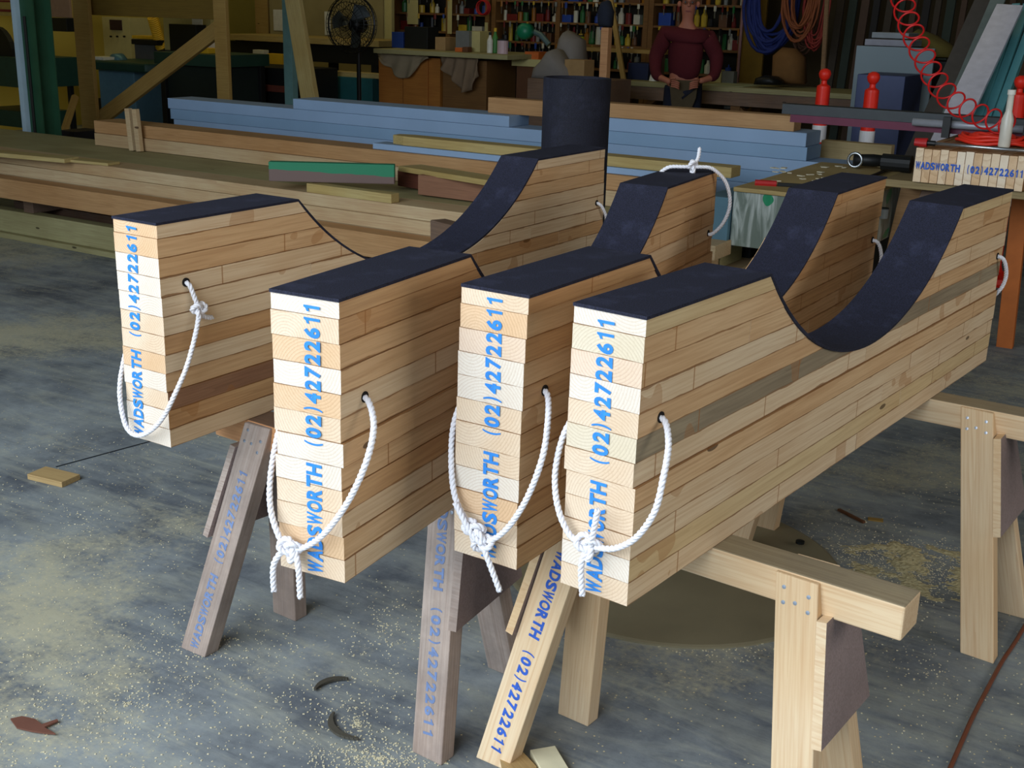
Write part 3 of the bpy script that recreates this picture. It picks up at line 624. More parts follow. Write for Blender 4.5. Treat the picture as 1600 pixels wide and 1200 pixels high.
# ================================================================== background: frames, posts, left machines
def pbox(name, label, cat, u0, v0, u1, v1, N, dn, mat, group=None, parent=None, bevel=.004, z0=None):
    a = atn(u0, (v0+v1)/2, N); b = atn(u1, (v0+v1)/2, N); um = (u0+u1)/2
    zt = atn(um, v0, N).z; zb = atn(um, v1, N).z if z0 is None else z0
    s0, s1 = a.dot(SD), b.dot(SD); mb = MB(); mb.box((0, 0, 0), (abs(s1-s0), dn, zt-zb)); o = mb.build(name, mat, None, bevel=bevel)
    mw = M3(SD, ND, ZD).to_4x4(); mw.translation = sn((s0+s1)/2, N+dn/2, (zt+zb)/2); o.matrix_basis = mw
    if parent is not None:
        bpy.context.view_layer.update(); o.parent = parent; o.matrix_parent_inverse = parent.matrix_basis.inverted(); return o
    return tag(o, label, cat, group)
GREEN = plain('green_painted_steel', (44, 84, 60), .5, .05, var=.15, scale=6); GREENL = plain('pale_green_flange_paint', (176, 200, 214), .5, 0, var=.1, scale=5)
YPINE = wood('yellow_frame_pine', rgb(170, 140, 80), rgb(156, 122, 62), rgb(112, 84, 42), .3)
cr = atn(62, 235, 6.35); root = empty('steel_column', (cr.x, cr.y, 0), 'green steel column at the left edge behind the timber stack', 'column')
mb = MB()
for (ds, w, dn, nn) in ((0, .16, .012, 0), (0, .16, .012, .16)): mb.box(sn(cr.dot(SD)+ds, cr.dot(ND)+nn, 1.9), (w, dn, 3.8), M3(SD, ND, ZD))
mb.build('flange', GREEN, root); mb = MB(); mb.box(sn(cr.dot(SD), cr.dot(ND)+.08, 1.9), (.01, .148, 3.8), M3(SD, ND, ZD)); mb.build('web', GREEN, root)
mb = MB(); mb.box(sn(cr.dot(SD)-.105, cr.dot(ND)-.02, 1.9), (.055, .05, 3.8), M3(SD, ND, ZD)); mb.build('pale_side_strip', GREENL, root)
mb = MB(); mb.tube([sn(cr.dot(SD)-.01, cr.dot(ND)-.02, 0), sn(cr.dot(SD)-.015, cr.dot(ND)-.02, 1.45)], .012); mb.build('conduit', plain('dark_conduit', (20, 24, 22), .5), root)
def post(name, label, u0, u1, N, ztop, dn, mat, cat='post', group=None):
    a = atn(u0, 60, N); b = atn(u1, 60, N); return timber(name, label, cat, a.dot(SD), b.dot(SD), N, N+dn, 0, ztop, mat, group)
post('timber_post', 'left yellow pine post of the rough frame by the green column', 117, 141, 7.6, 3.2, .04, YPINE, group='pine frame posts')
post('timber_post', 'right yellow pine post of the rough frame, blue stack in front', 335, 354, 7.6, 3.2, .04, YPINE, group='pine frame posts')
a = atn(158, 185, 7.67); b = atn(345, 42, 7.67)
tag(board_obj('diagonal_brace', a-(b-a)*.05, b+(b-a)*.02, .05, .13, ZD, [YPINE], None, .004), 'diagonal pine brace between the two frame posts', 'brace')
pbox('plywood_hoarding', 'brown plywood panel spanning the top of the pine frame', 'panel', 138, -60, 340, 27, 7.72, .02, wood('dim_plywood', rgb(128, 104, 44), rgb(116, 92, 38), rgb(84, 64, 26), .1))
DG = plain('dark_green_machine_paint', (34, 66, 56), .45, .1); DK = plain('near_black_machine_paint', (20, 22, 22), .5, .1); CREAM = plain('cream_machine_paint', (190, 178, 120), .5, var=.06)
BLG = plain('blue_grey_cabinet_paint', (86, 122, 138), .6); YEL = plain('yellow_plastic', (214, 170, 40), .5); WHT = plain('off_white_plastic', (214, 212, 200), .5)
STL = plain('bright_steel', (190, 196, 200), .3, .9); TEAL = plain('teal_cabinet_paint', (26, 86, 92), .6); REDP = plain('red_enamel', (180, 34, 34), .45)
# saw bench at far left
def bench(name, label, cat, u0, u1, vt, N, dn, zt, th, mat, legm, legs=(.1, .9), lw=.08, group=None, bz=0):
    a = atn(u0, vt, N); b = atn(u1, vt, N); s0, s1 = a.dot(SD), b.dot(SD); root = empty(name, sn((s0+s1)/2, N+dn/2, bz), label, cat, group)
    slabsn(s0, s1, N, N+dn, zt-th, zt).build('bench_top', mat, root, bevel=.004)
    for l_ in legs:
        for nn in (N+.06, N+dn-.06-lw):
            c = s0+(s1-s0)*l_; slabsn(c-lw/2, c+lw/2, nn, nn+lw, bz, zt-th).build('leg', legm, root, bevel=.003)
    return root, s0, s1
r_, s0, s1 = bench('saw_table', 'dark green machine table cut off by the left edge', 'machine table', -60, 38, 110, 8.2, .7, .98, .30, DG, DK, (.2, .93), .05)
slabsn(s0+.1, s1-.1, 8.3, 8.8, .25, .42).build('lower_tray', DG, r_, bevel=.004)
mb = MB(); c = sn(s0+.42, 8.35, .98); mb.prism([(.26*math.cos(a_*PI/12), .30*math.sin(a_*PI/12)) for a_ in range(13)], c+ZD*.001, SD, ZD, ND*.06)
mb.build('black_guard', DK, r_)
# sloping legs near column
for (ua, va, ub, vb, lab, mm) in ((93, 232, 118, 150, 'pale edged prop leaning behind the green column', YPINE),):
    a = atn(ua, va, 8.0); b = atn(ub, vb, 8.35); a = a+(a-b)*((a.z)/(b.z-a.z)); tag(board_obj('slanting_prop', a+ZD*.03, b, .05, .06, ND, [mm], None, .003), lab, 'prop')
pbox('cardboard_carton', 'dark carton on the floor beside the left stack end', 'carton', 92, 205, 118, 250, 7.1, .3, plain('dark_carton', (40, 38, 44), .8), z0=0)
# machines between the posts
r_ = empty('bandsaw_bench', sn(-9.2, 9.7, 0), 'blue grey machine stand with a rounded dark table, behind the frame', 'machine')
a = atn(155, 130, 9.3); b = atn(210, 130, 9.3); slabsn(a.dot(SD), b.dot(SD), 9.3, 9.8, 0, .84).build('stand', BLG, r_, bevel=.01)
a = atn(142, 110, 9.2); b = atn(240, 110, 9.2); mb = MB(); mb.prism([(0, 0), (.08, -.1), (b.dot(SD)-a.dot(SD)-.08, -.1), (b.dot(SD)-a.dot(SD), 0), (b.dot(SD)-a.dot(SD), .6), (0, .6)], sn(a.dot(SD), 9.25, .84), SD, ND, ZD*.10)
mb.build('table', DG, r_, bevel=.02)
c = atn(188, 96, 9.5); mb = MB(); mb.lathe(c-ND*.1, [(.03, 0), (.085, .01), (.09, .12), (.04, .18)], 20, axis=ND); mb.build('motor', plain('blue_grey_motor', (80, 120, 134), .4, .3), r_, smooth=True)
mb = MB(); mb.box(sn(c.dot(SD)-.09, 9.35, .956), (.22, .2, .03), M3(SD, ND, ZD)); mb.build('pale_tray', WHT, r_)
pbox('control_cabinet', 'cream machine cabinet with dark grille and three knobs', 'cabinet', 162, 27, 204, 108, 10.4, .35, CREAM, z0=.4)
cc = bpy.data.objects['control_cabinet']; cw = cc.matrix_basis.copy()
for i, (u, v, w_, h_) in enumerate(((181, 39, .20, .12),)):
    p = atn(u, v, 10.39); mb = MB(); mb.box(p, (w_, .02, h_), M3(SD, ND, ZD)); o = mb.build('grille', plain('dark_red_grille', (52, 30, 30), .6)); o.parent = cc; o.matrix_parent_inverse = cw.inverted()
for u in (174, 184, 195):
    p = atn(u, 57, 10.39); mb = MB(); mb.lathe(p, [(.012, 0), (.012, .02)], 10, axis=-ND); o = mb.build('knob', DK); o.parent = cc; o.matrix_parent_inverse = cw.inverted()
timber('cabinet_stand', 'dark stand beneath the cream machine cabinet', 'stand', cc.location.dot(SD)-.3, cc.location.dot(SD)+.3, 10.3, 10.9, 0, .399, DK)
pbox('dust_hopper', 'grey hopper with black rim and pale blue window', 'hopper', 212, 70, 242, 130, 9.9, .3, plain('hopper_grey', (84, 86, 86), .6), z0=0)
pbox('lid', 'black lid resting on the grey hopper', 'lid', 205, 62, 245, 70, 9.85, .4, DK)
for i, (u, v) in enumerate(((238, 30), (241, 38), (244, 46), (247, 54), (250, 62), (252, 70))):
    pass
mb = MB(); P = []
for i in range(120):
    t_ = i/119; c = atn(238+14*t_, 26+48*t_, 9.95); a_ = i*.9; P.append(c+SD*.055*math.cos(a_)+ZD*.03*math.sin(a_)+ND*.05*math.sin(a_))
mb.tube(P, .012, 6); tag(mb.build('coiled_hose', YEL, smooth=True), 'yellow coiled hose hanging above the black lid', 'hose')
pbox('yellow_shelf', 'yellow shelf board above the black lid', 'shelf', 206, 56, 246, 61, 10.05, .2, YEL)
r_, s0, s1 = bench('machine_bench', 'dark green bench behind the diagonal brace', 'bench', 240, 345, 85, 9.0, .7, 1.08, .12, DG, DK, (.05, .95), .07)
slabsn(s0+.05, s1-.05, 9.1, 9.6, .15, .95).build('cupboard', plain('dark_cupboard', (22, 34, 32), .6), r_)
pbox('cream_panel', 'cream backboard standing on the green bench', 'backboard', 256, 28, 330, 80, 9.5, .05, CREAM)
pbox('black_extractor', 'black extractor head in front of the cream backboard', 'extractor', 264, 38, 306, 56, 9.3, .15, DK, z0=1.081)
pbox('yellow_box', 'small yellow box on the green bench beside the brace', 'box', 302, 75, 325, 89, 9.15, .2, YEL, z0=1.081)
pbox('paper_sheet', 'pale grey paper hanging above the brace', 'paper', 300, 27, 316, 50, 9.4, .01, WHT)
pbox('white_bag', 'white plastic bag on the green bench by the right frame post', 'bag', 322, 58, 337, 88, 9.35, .15, WHT, z0=1.081)
# wall papers and pictures on the left
RW = plain('reddish_brown_print', (120, 46, 40), .7)
for i, (u0, v0, u1, v1, lab) in enumerate(((0, 0, 19, 3, 'dark red strip notice at the very top left of the wall'), (0, 14, 19, 18, 'second dark red strip notice below the first'))):
    pbox('wall_notice', lab, 'notice', u0-30, v0, u1, v1, 9.1, .01, RW)
pbox('notice_board', 'yellow board behind the left machine table carrying red strips', 'board', -60, -30, 34, 24, 9.12, .02, plain('yellow_board', (180, 156, 80), .8))
pbox('pinkish_panel', 'pinkish panel beside the green column near the top', 'panel', 75, -30, 108, 27, 9.3, .03, plain('pinkish_board', (150, 120, 96), .8))
pbox('black_hood', 'black hood with a slanted side right of the green column', 'hood', 78, 28, 104, 49, 9.1, .3, DK)
# ================================================================== middle background
cS = plain('pale_blue_post_paint', (108, 150, 152), .6)
post('blue_post', 'pale blue post behind the leaning yellow plank', 442, 455, 9.4, 3.4, .08, cS)
a = atz(475, 235, 0); b = aty(452, -40, 11.0); a = aty(478, 118, 10.4); a = a+(a-b)*(a.z/(b.z-a.z)); tag(board_obj('leaning_plank', a+ZD*.03, b, .17, .05, ND, [PILEY], None, .004), 'wide yellow green plank leaning left of the pedestal fan', 'plank')
for i, (u0, u1, m_, l_) in enumerate(((400, 420, YPINE, 'yellow brown stud far behind the blue post'), (479, 487, YPINE, 'stud standing right of the leaning plank'), (503, 507, DK, 'thin black pipe left of the fan'), (600, 612, CREAM, 'pale post right of the fan'))):
    post('wall_stud', l_, u0, u1, 12.6, 3.0, .06, m_)
for i, (u0, v0, u1, v1, m_, l_) in enumerate(((427, 15, 441, 48, WHT, 'white notice left of the pale blue post'), (507, 18, 516, 55, WHT, 'pale sheet between black pipe and fan'), (636, 0, 653, 38, CREAM, 'cream paper sheet hanging above the long shelf'), (699, -20, 706, 53, CREAM, 'narrow cream strip hanging above the long shelf'), (757, 35, 762, 57, CREAM, 'small cream label strip right of the red reel'))):
    pbox('paper_notice', l_, 'notice', u0, v0, u1, v1, 12.97 if u0 > 600 else 12.55, .008, m_)
pbox('pegboard', 'drab cream wall board behind the leaning plank and notices', 'wall board', 421, -30, 598, 76, 12.565, .03, plain('drab_cream_board', (150, 136, 92), .8, var=.2, scale=3), z0=0)
# far benches behind fan
r_, s0, s1 = bench('long_bench', 'long yellow topped bench behind the fan', 'bench', 356, 592, 78, 11.0, .7, 1.22, .07, PILEY, DK, (.05, .5, .95), .09)
slabsn(s0, s1, 11.05, 11.6, .95, 1.14).build('dark_apron', DK, r_)
pbox('fallen_plank', 'short pale plank lying low in front of the long bench', 'plank', 488, 112, 592, 120, 10.5, .12, PILEY)
pbox('teal_cabinet', 'teal cabinet under the pale plank by the orange cupboards', 'cabinet', 520, 121, 582, 160, 10.45, .5, TEAL, z0=0)
pbox('yellow_crate', 'yellow crate left of the teal cabinet', 'crate', 497, 121, 519, 145, 10.45, .4, plain('dim_yellow_crate', (150, 120, 40), .6), z0=0)
pbox('black_machine', 'long black machine bed behind the blue stack', 'machine', 356, 105, 470, 160, 9.75, .6, DK, z0=0)
pbox('rust_tray', 'rusty tray resting against the black machine bed', 'tray', 360, 132, 455, 142, 9.72, .02, plain('rust', (104, 48, 34), .8))
pbox('white_carton', 'white carton on the long bench left of the blue post', 'carton', 395, 78, 412, 93, 10.85, .09, WHT, z0=0)
pbox('yellow_carton', 'yellow carton left of the blue post', 'carton', 418, 84, 441, 99, 10.85, .09, YEL, z0=0)
# fan
fc = atn(549, 38, 9.6); r_ = empty('pedestal_fan', (fc.x, fc.y, 0), 'large black wire cage pedestal fan above the blue stack', 'fan')
fa = (ND*.99-SD*.08-ZD*.05).normalized(); fx = fa.cross(ZD).normalized(); fy = fx.cross(fa); RF = .275
FK = plain('black_fan_wire', (16, 17, 18), .4, .3)
mb = MB()
for rr, ofs in ((RF, 0), (RF*.97, .05), (RF*.97, -.05), (RF*.75, -.085), (RF*.5, -.1), (RF*.25, -.11), (RF*.75, .085), (RF*.5, .1)):
    mb.tube([fc+fa*ofs+(fx*math.cos(k*PI/18)+fy*math.sin(k*PI/18))*rr for k in range(37)], .0035 if ofs else .009, 5, cap=False)
for k in range(40):
    an = 2*PI*k/40; dv = fx*math.cos(an)+fy*math.sin(an)
    for sg in (-1, 1): mb.tube([fc+fa*.11*sg+dv*.03, fc+fa*.10*sg+dv*RF*.5, fc+fa*.085*sg+dv*RF*.75, fc+fa*.05*sg+dv*RF*.97, fc+dv*RF], .0022, 4, cap=False)
mb.build('wire_cage', FK, r_)
for k in range(3):
    an = 2*PI*k/3+.4; d1 = fx*math.cos(an)+fy*math.sin(an); d2 = fx*math.cos(an+.9)+fy*math.sin(an+.9)
    mb = MB(); mb.add([fc+d1*.04+fa*.02, fc+d1*.22+fa*.035, (fc+(d1+d2).normalized()*.235), fc+d2*.20-fa*.03, fc+d2*.04-fa*.02], [(0, 1, 2, 3, 4)]); o = mb.build('fan_blade', plain('grey_fan_blade', (70, 76, 78), .4, .4), r_)
    so = o.modifiers.new('thick', 'SOLIDIFY'); so.thickness = .004
mb = MB(); mb.lathe(fc+fa*.02, [(.05, 0), (.075, .03), (.075, .16), (.04, .2)], 20, axis=fa); mb.build('motor_housing', FK, r_, smooth=True)
mb = MB(); mb.tube([fc+fa*.12, fc+fa*.12-ZD*.25, Vector((fc.x, fc.y, 0))+fa*.12], .022, 10); mb.build('pole', FK, r_)
mb = MB(); mb.lathe(Vector((fc.x, fc.y, 0))+fa*.12, [(.22, 0), (.22, .03), (.05, .06)], 24); mb.build('base', FK, r_)
# cupboards with a long board and dust cloths
OR = wood('orange_ply_cupboard', rgb(176, 116, 52), rgb(160, 100, 42), rgb(116, 70, 28), .1)
ra = atn(590, 100, 10.3); rb = atn(686, 100, 10.3); rc = atn(757, 100, 10.3)
r_ = empty('plywood_cupboard', sn(ra.dot(SD)/2+rb.dot(SD)/2, 10.6, 0), 'orange plywood double cupboard under the long shelf board', 'cupboard')
slabsn(ra.dot(SD), rb.dot(SD), 10.32, 10.9, 0, 1.10).build('carcass', OR, r_)
ms = (ra.dot(SD)*.58+rb.dot(SD)*.42)
slabsn(ra.dot(SD)+.02, ms-.004, 10.298, 10.318, .06, 1.08).build('door', OR, r_, bevel=.003); slabsn(ms+.004, rb.dot(SD)-.14, 10.298, 10.318, .06, 1.08).build('door', OR, r_, bevel=.003)
timber('plywood_cupboard', 'brown plywood cupboard right of the orange double cupboard', 'cupboard', rb.dot(SD)+.02, rc.dot(SD), 10.34, 10.9, 0, 1.10, wood('brown_ply_cupboard', rgb(128, 92, 52), rgb(112, 78, 42), rgb(80, 54, 28), .1))
def cloth(label, u0, u1, vb, N, mat, pts, amp=.02, vt=None):
    a = atn(u0, 80, N); b = atn(u1, 80, N); W_ = b.dot(SD)-a.dot(SD); zt = 1.125 if vt is None else atn(u0, vt, N).z; zb = atn(u0, vb, N).z; H_ = zt-zb; mb = MB(); nx, nz_ = 26, 12; vv = []
    for layer in (0, 1):
        for i in range(nx+1):
            x = i/nx; dep = 0
            for k in range(len(pts)-1):
                if pts[k][0] <= x <= pts[k+1][0]: t_ = (x-pts[k][0])/(pts[k+1][0]-pts[k][0]); t_ = t_*t_*(3-2*t_); dep = pts[k][1]*(1-t_)+pts[k+1][1]*t_
            for j_ in range(nz_+1):
                z = zt-H_*max(.04, dep)*j_/nz_; w = amp*math.sin(x*23+j_*.2)*(.3+j_/nz_)+.012*noise.noise(Vector((x*6, j_*.4, N)))
                vv.append(sn(a.dot(SD)+W_*x, N-.02+w-(.006 if layer else 0), z))
    fs = []; m_ = nz_+1; L_ = (nx+1)*m_
    for i in range(nx):
        for j_ in range(nz_):
            q = (i*m_+j_, (i+1)*m_+j_, (i+1)*m_+j_+1, i*m_+j_+1); fs.append(q); fs.append(tuple(L_+k for k in reversed(q)))
    rim = [i*m_ for i in range(nx+1)]+[nx*m_+j_ for j_ in range(1, m_)]+[i*m_+nz_ for i in range(nx-1, -1, -1)]+[j_ for j_ in range(nz_-1, 0, -1)]
    for k in range(len(rim)): p, q = rim[k], rim[(k+1) % len(rim)]; fs.append((p, q, q+L_, p+L_))
    mb.add(vv, fs); return tag(mb.build('dust_cloth', mat, smooth=True), label, 'cloth', 'cloths draped from the long shelf')
CLO = plain('drab_canvas', (138, 124, 100), .9, var=.1, scale=10)
cloth('drab cloth hanging in a rounded flap over the orange double cupboard', 592, 672, 120, 10.24, CLO, [(0, .2), (.2, .55), (.45, 1), (.62, .95), (.85, .3), (1, .1)])
cloth('folded brown cloth hanging in long pleats over the brown cupboard', 690, 750, 142, 10.24, plain('brown_canvas', (124, 104, 82), .9, var=.1, scale=10), [(0, .3), (.3, .6), (.6, 1), (.85, .9), (1, .5)], .035)
a = atn(588, 72, 10.15); b = atn(800, 84, 10.15)
timber('shelf_board', 'long greenish board resting across both plywood cupboards', 'board', a.dot(SD), b.dot(SD)-.02, 10.1, 10.95, 1.13, 1.175, PILEG)
# things on long shelf board
ZT = 1.176
def jar(label, u, N, r, h, z, mat, cat='bottle', group=None, kind='bottle', name=None, capm=None):
    p = atn(u, 50, N); c = Vector((p.x, p.y, z)); 
    if kind == 'bottle': prof = [(r*.9, 0), (r, h*.04), (r, h*.6), (r*.45, h*.78), (r*.4, h*.86)]; cap = [(r*.5, h*.86), (r*.5, h)]
    elif kind == 'tin': prof = [(r, 0), (r, h*.9)]; cap = [(r*1.04, h*.9), (r*1.04, h), (r*.9, h)]
    else: prof = [(r*.8, 0), (r, h*.1), (r*.7, h*.75), (r*.2, h*.8)]; cap = [(r*.2, h*.8), (r*.12, h)]
    mb = MB(); mb.lathe(c, prof, 12); o = mb.build(name or kind, mat, smooth=False, loc=c)
    mb = MB(); mb.lathe(c, cap, 10); o2 = mb.build('cap', capm or DK, o, loc=c); o2.parent = o; o2.matrix_parent_inverse = Matrix.Identity(4); o2.location = (0, 0, 0)
    return tag(o, label, cat, group)
def crate(label, u0, u1, h, N, dn, z, mat, cat='box', name='storage_box', group=None):
    a = atn(u0, 50, N); b = atn(u1, 50, N); return timber(name, label, cat, a.dot(SD), b.dot(SD), N, N+dn, z, z+h, mat, group)
BR = plain('brown_paint', (96, 60, 34), .6); BLU = plain('deep_blue_plastic', (30, 60, 130), .5); GRE = plain('bright_green_plastic', (70, 130, 60), .5); GRY = plain('grey_paint', (110, 112, 108), .6); ORA = plain('orange_plastic', (196, 100, 40), .5); PUR = plain('purple_plastic', (80, 54, 120), .5); TAN = plain('tan_card', (160, 128, 84), .8); TEA = plain('green_machine_enamel', (20, 120, 84), .4)
crate('tan carton on the long shelf board', 680, 696, .13, 10.4, .2, ZT, TAN); crate('grey white toolbox on the long shelf board', 712, 733, .2, 10.4, .2, ZT, GRY); crate('cream carton right of the grey white toolbox', 734, 750, .2, 10.45, .2, ZT, CREAM)
jar('pale spray bottle on the shelf board near its right end', 766, 10.35, .03, .2, ZT, WHT, kind='bottle'); jar('yellow topped bottle beside the pale spray bottle', 774, 10.4, .03, .24, ZT, GRE, kind='bottle', capm=YEL); jar('pinkish white tin at the right end of the shelf board', 786, 10.35, .055, .14, ZT, plain('pinkish_tin', (196, 170, 176), .5), 'tin', kind='tin')
crate('dark blue machine housing on the shelf board behind the pale post', 612, 630, .16, 10.5, .2, ZT, BLU, 'machine', 'blue_housing'); crate('black grinder body on the long shelf board', 632, 668, .22, 10.5, .2, ZT, DK, 'grinder', 'bench_grinder')
crate('small orange packet in front of the grey white toolbox', 711, 722, .04, 10.28, .08, ZT, ORA, 'packet', 'packet'); crate('dark packet right of the orange packet', 723, 731, .05, 10.28, .08, ZT, BR, 'packet', 'packet')
# ================================================================== tool racks on the back wall
def rack(label, u0, u1, N, zs_, dn, mat, posts=(0, 1)):
    a = atn(u0, 20, N).dot(SD); b = atn(u1, 20, N).dot(SD); r_ = empty('tool_rack', sn((a+b)/2, N+dn/2, 0), label, 'shelving')
    for z in zs_: slabsn(a, b, N, N+dn, z-.025, z).build('shelf', mat, r_)
    for k in posts: c = a+(b-a)*k; slabsn(c-.03, c+.03, N-.012, N+dn, 0, 2.6).build('upright', mat, r_)
    slabsn(a, b, N+dn, N+dn+.015, 0, 2.6).build('back_panel', plain('dark_back_panel', (44, 38, 26), .9), r_)
    return a, b
RK = wood('dim_rack_pine', rgb(130, 92, 50), rgb(112, 78, 42), rgb(76, 52, 28), .2)
zsA = [1.0, 1.30, 1.52, 1.75]
a1, b1 = rack('left bay of tool shelving above the long shelf board', 613, 762, 13.0, zsA, .35, RK, (0, .6, 1))
zsB = [.95, 1.22, 1.46, 1.70]
a2, b2 = rack('middle bay of tool shelving, crowded with bottles and tools', 772, 1010, 13.0, zsB, .35, RK, (0, .44, 1))
a3, b3 = rack('right bay of tool shelving behind the standing man', 1018, 1165, 13.0, zsB, .35, RK, (0, .98))
rs = random.Random(21); 
cols = [('dark red', plain('dark_red_can', (110, 30, 26), .45)), ('amber', plain('amber_bottle', (150, 96, 30), .3)), ('pale', plain('pale_bottle', (200, 196, 176), .4)), ('green', plain('green_bottle', (44, 104, 56), .4)), ('blue', plain('blue_bottle', (40, 70, 150), .4)), ('black', plain('black_bottle', (26, 26, 28), .4)), ('yellow', plain('yellow_can', (190, 160, 50), .4)), ('brown', plain('brown_jar', (100, 66, 40), .4)), ('grey', plain('grey_can', (130, 132, 128), .4))]
def fill(a, b, zs_, where, dens):
    rows = ['lowest', 'second', 'third', 'top']
    for ri, z in enumerate(zs_):
        s_ = a+.07
        top_gap = (zs_[ri+1]-z-.04) if ri < len(zs_)-1 else .3
        while s_ < b-.1:
            cn, cm = rs.choice(cols); kd = rs.choice(['bottle', 'tin', 'bottle', 'box', 'nozzle']); r = rs.uniform(.022, .042); h = min(top_gap, rs.uniform(.09, .21))
            lab = '%s %s on the %s shelf of the %s bay' % (cn, {'bottle': 'bottle', 'tin': 'tin', 'box': 'small box', 'nozzle': 'nozzle bottle'}[kd], rows[ri], where)
            grp = '%s %ss on the %s shelf, %s bay' % (cn, {'bottle': 'bottle', 'tin': 'tin', 'box': 'box', 'nozzle': 'nozzle bottle'}[kd], rows[ri], where)
            n0 = 13.03+rs.uniform(0, .1); c = sn(s_+r, n0+r, z)
            if kd == 'box':
                w = rs.uniform(.06, .16); timber('small_box', lab, 'box', s_, s_+w, n0, n0+.12, z+.0005, z+h*.7, cm, grp); s_ += w
            else:
                prof = {'bottle': [(r*.9, 0), (r, h*.04), (r, h*.6), (r*.45, h*.78), (r*.4, h)], 'tin': [(r, 0), (r, h*.93), (r*.9, h)], 'nozzle': [(r*.8, 0), (r, h*.1), (r*.8, h*.7), (r*.2, h*.75), (r*.12, h)]}[kd]
                mb = MB(); mb.lathe(c, prof, 9); tag(mb.build({'bottle': 'bottle', 'tin': 'tin', 'nozzle': 'nozzle_bottle'}[kd], cm, loc=c), lab, {'bottle': 'bottle', 'tin': 'tin', 'nozzle': 'bottle'}[kd], grp); s_ += 2*r
            s_ += rs.uniform(.008, dens)
fill(a1, b1, zsA, 'left', .12); fill(a2, b2, zsB, 'middle', .03); fill(a3, b3, zsB, 'right', .10)
def hang_tools(a, b, rows_, where, n_):
    nm2 = {1.22: 'second', 1.46: 'third', 1.70: 'top', 1.52: 'third', 1.75: 'top', 1.30: 'second'}
    for z in rows_:
        s_ = a+.05
        for _ in range(n_):
            s_ += rs.uniform(.4, 1.6)*(b-a-.1)/n_
            if s_ > b-.05: break
            cn, cm = rs.choice(cols); L_ = rs.uniform(.08, .17); w = rs.uniform(.008, .018); tp = sn(s_, 12.985-w, z-.012)
            mb = MB(); mb.tube([tp, tp-ZD*L_*.45], w, 6); o = mb.build('hand_tool', cm); mb = MB(); mb.tube([tp-ZD*L_*.45, tp-ZD*L_], w*.4, 5); o2 = mb.build('blade', STL); o2.parent = o
            tag(o, '%s handled tool hanging from the %s shelf of the %s bay' % (cn, nm2[z], where), 'hand tool', '%s handled tools, %s shelf, %s bay' % (cn, nm2[z], where))
hang_tools(a2, b2, (1.22, 1.46, 1.70), 'middle', 24); hang_tools(a3, b3, (1.46, 1.70), 'right', 12); hang_tools(a1, b1, (1.52, 1.75), 'left', 8)
# red cable reel
c = atn(757, 12, 12.8); mb = MB()
for k in range(4): mb.tube([c-ND*(.02*k)+SD*math.cos(i*PI/12)*(.085-.004*(k % 2))+ZD*math.sin(i*PI/12)*(.085-.004*(k % 2)) for i in range(25)], .008, 6, cap=False)
tag(mb.build('cable_coil', REDP, smooth=True), 'red cable coil hanging on the left shelving bay', 'cable')
# green circular machine, sacks, post near centre
c = atn(826, 49, 10.6); r_ = empty('bench_saw', Vector((c.x, c.y, 0)), 'green round motor machine on a table left of the grey sacks', 'machine')
mb = MB(); mb.lathe(c, [(.02, 0), (.075, .01), (.08, .1), (.05, .14)], 20, axis=-ND); mb.build('motor', TEA, r_, smooth=True)
mb = MB(); mb.tube([c+SD*.05, c+SD*.14-ZD*.03, c+SD*.24-ZD*.12], .03, 10); mb.build('arm', plain('steel_blue_arm', (96, 118, 118), .4, .5), r_)
p1 = atn(800, 78, 10.5); p2 = atn(860, 78, 10.5); slabsn(p1.dot(SD), p2.dot(SD), 10.5, 10.9, 1.06, 1.13).build('table', CREAM, r_); slabsn(p1.dot(SD)+.03, p2.dot(SD)-.03, 10.55, 10.85, 0, 1.06).build('cabinet', BR, r_)
slabsn(p1.dot(SD)+.12, p1.dot(SD)+.28, 10.55, 10.75, 1.13, 1.2).build('base', ORA, r_)
def sack(label, pts, N, th, mat, name='grey_sack'):
    mb = MB(); n = len(pts); P = [atn(u, v, N) for u, v in pts]; c = sum(P, Vector())/n; vv = []
    for k, (sc, off) in enumerate(((.55, -th*.5), (.85, -th*.38), (1, 0), (.9, th*.4), (.5, th*.5))):
        for p in P: vv.append(c+(p-c)*sc+ND*(off+th*.5))
    fs = [tuple(range(n)), tuple(range(5*n-1, 4*n-1, -1))]
    for k in range(4):
        for i in range(n): fs.append((k*n+i, (k+1)*n+i, (k+1)*n+(i+1) % n, k*n+(i+1) % n))
    mb.add(vv, fs); o = mb.build(name, mat, smooth=True); return tag(o, label, 'sack')
SK = plain('grey_sackcloth', (128, 122, 116), .9, var=.1, scale=8)
sack('tall grey sack standing behind the black roll, pointed top', [(862, 122), (864, 75), (868, 58), (875, 47), (884, 54), (896, 62), (898, 95), (896, 124)], 10.3, .3, SK)
sack('slumped grey sack left of the pointed sack', [(822, 126), (826, 108), (838, 96), (850, 78), (858, 76), (868, 92), (880, 108), (884, 126)], 10.0, .3, SK)
c1 = atn(820, 126, 9.9); c2 = atn(925, 126, 9.9); zt_ = atn(860, 126, 10.1).z
timber('sack_table', 'dark low table carrying the grey sacks', 'table', c1.dot(SD), c2.dot(SD), 9.95, 10.7, 0, zt_+.02, OLDB)
crate('brown plastic wrapped bundle right of the grey sacks', 884, 915, .18, 10.1, .2, zt_+.021, TAN, 'bundle', 'wrapped_bundle')
jar('yellow green canister above the grey sacks', 905, 12.0, .06, .12, 1.222, plain('lime_plastic', (160, 170, 30), .5), 'canister', kind='tin')
timber('wall_ledge', 'pine ledge running behind the upright post', 'ledge', atn(893, 74, 11.95).dot(SD), atn(1040, 74, 11.95).dot(SD), 11.95, 12.3, 1.18, 1.22, YPINE)
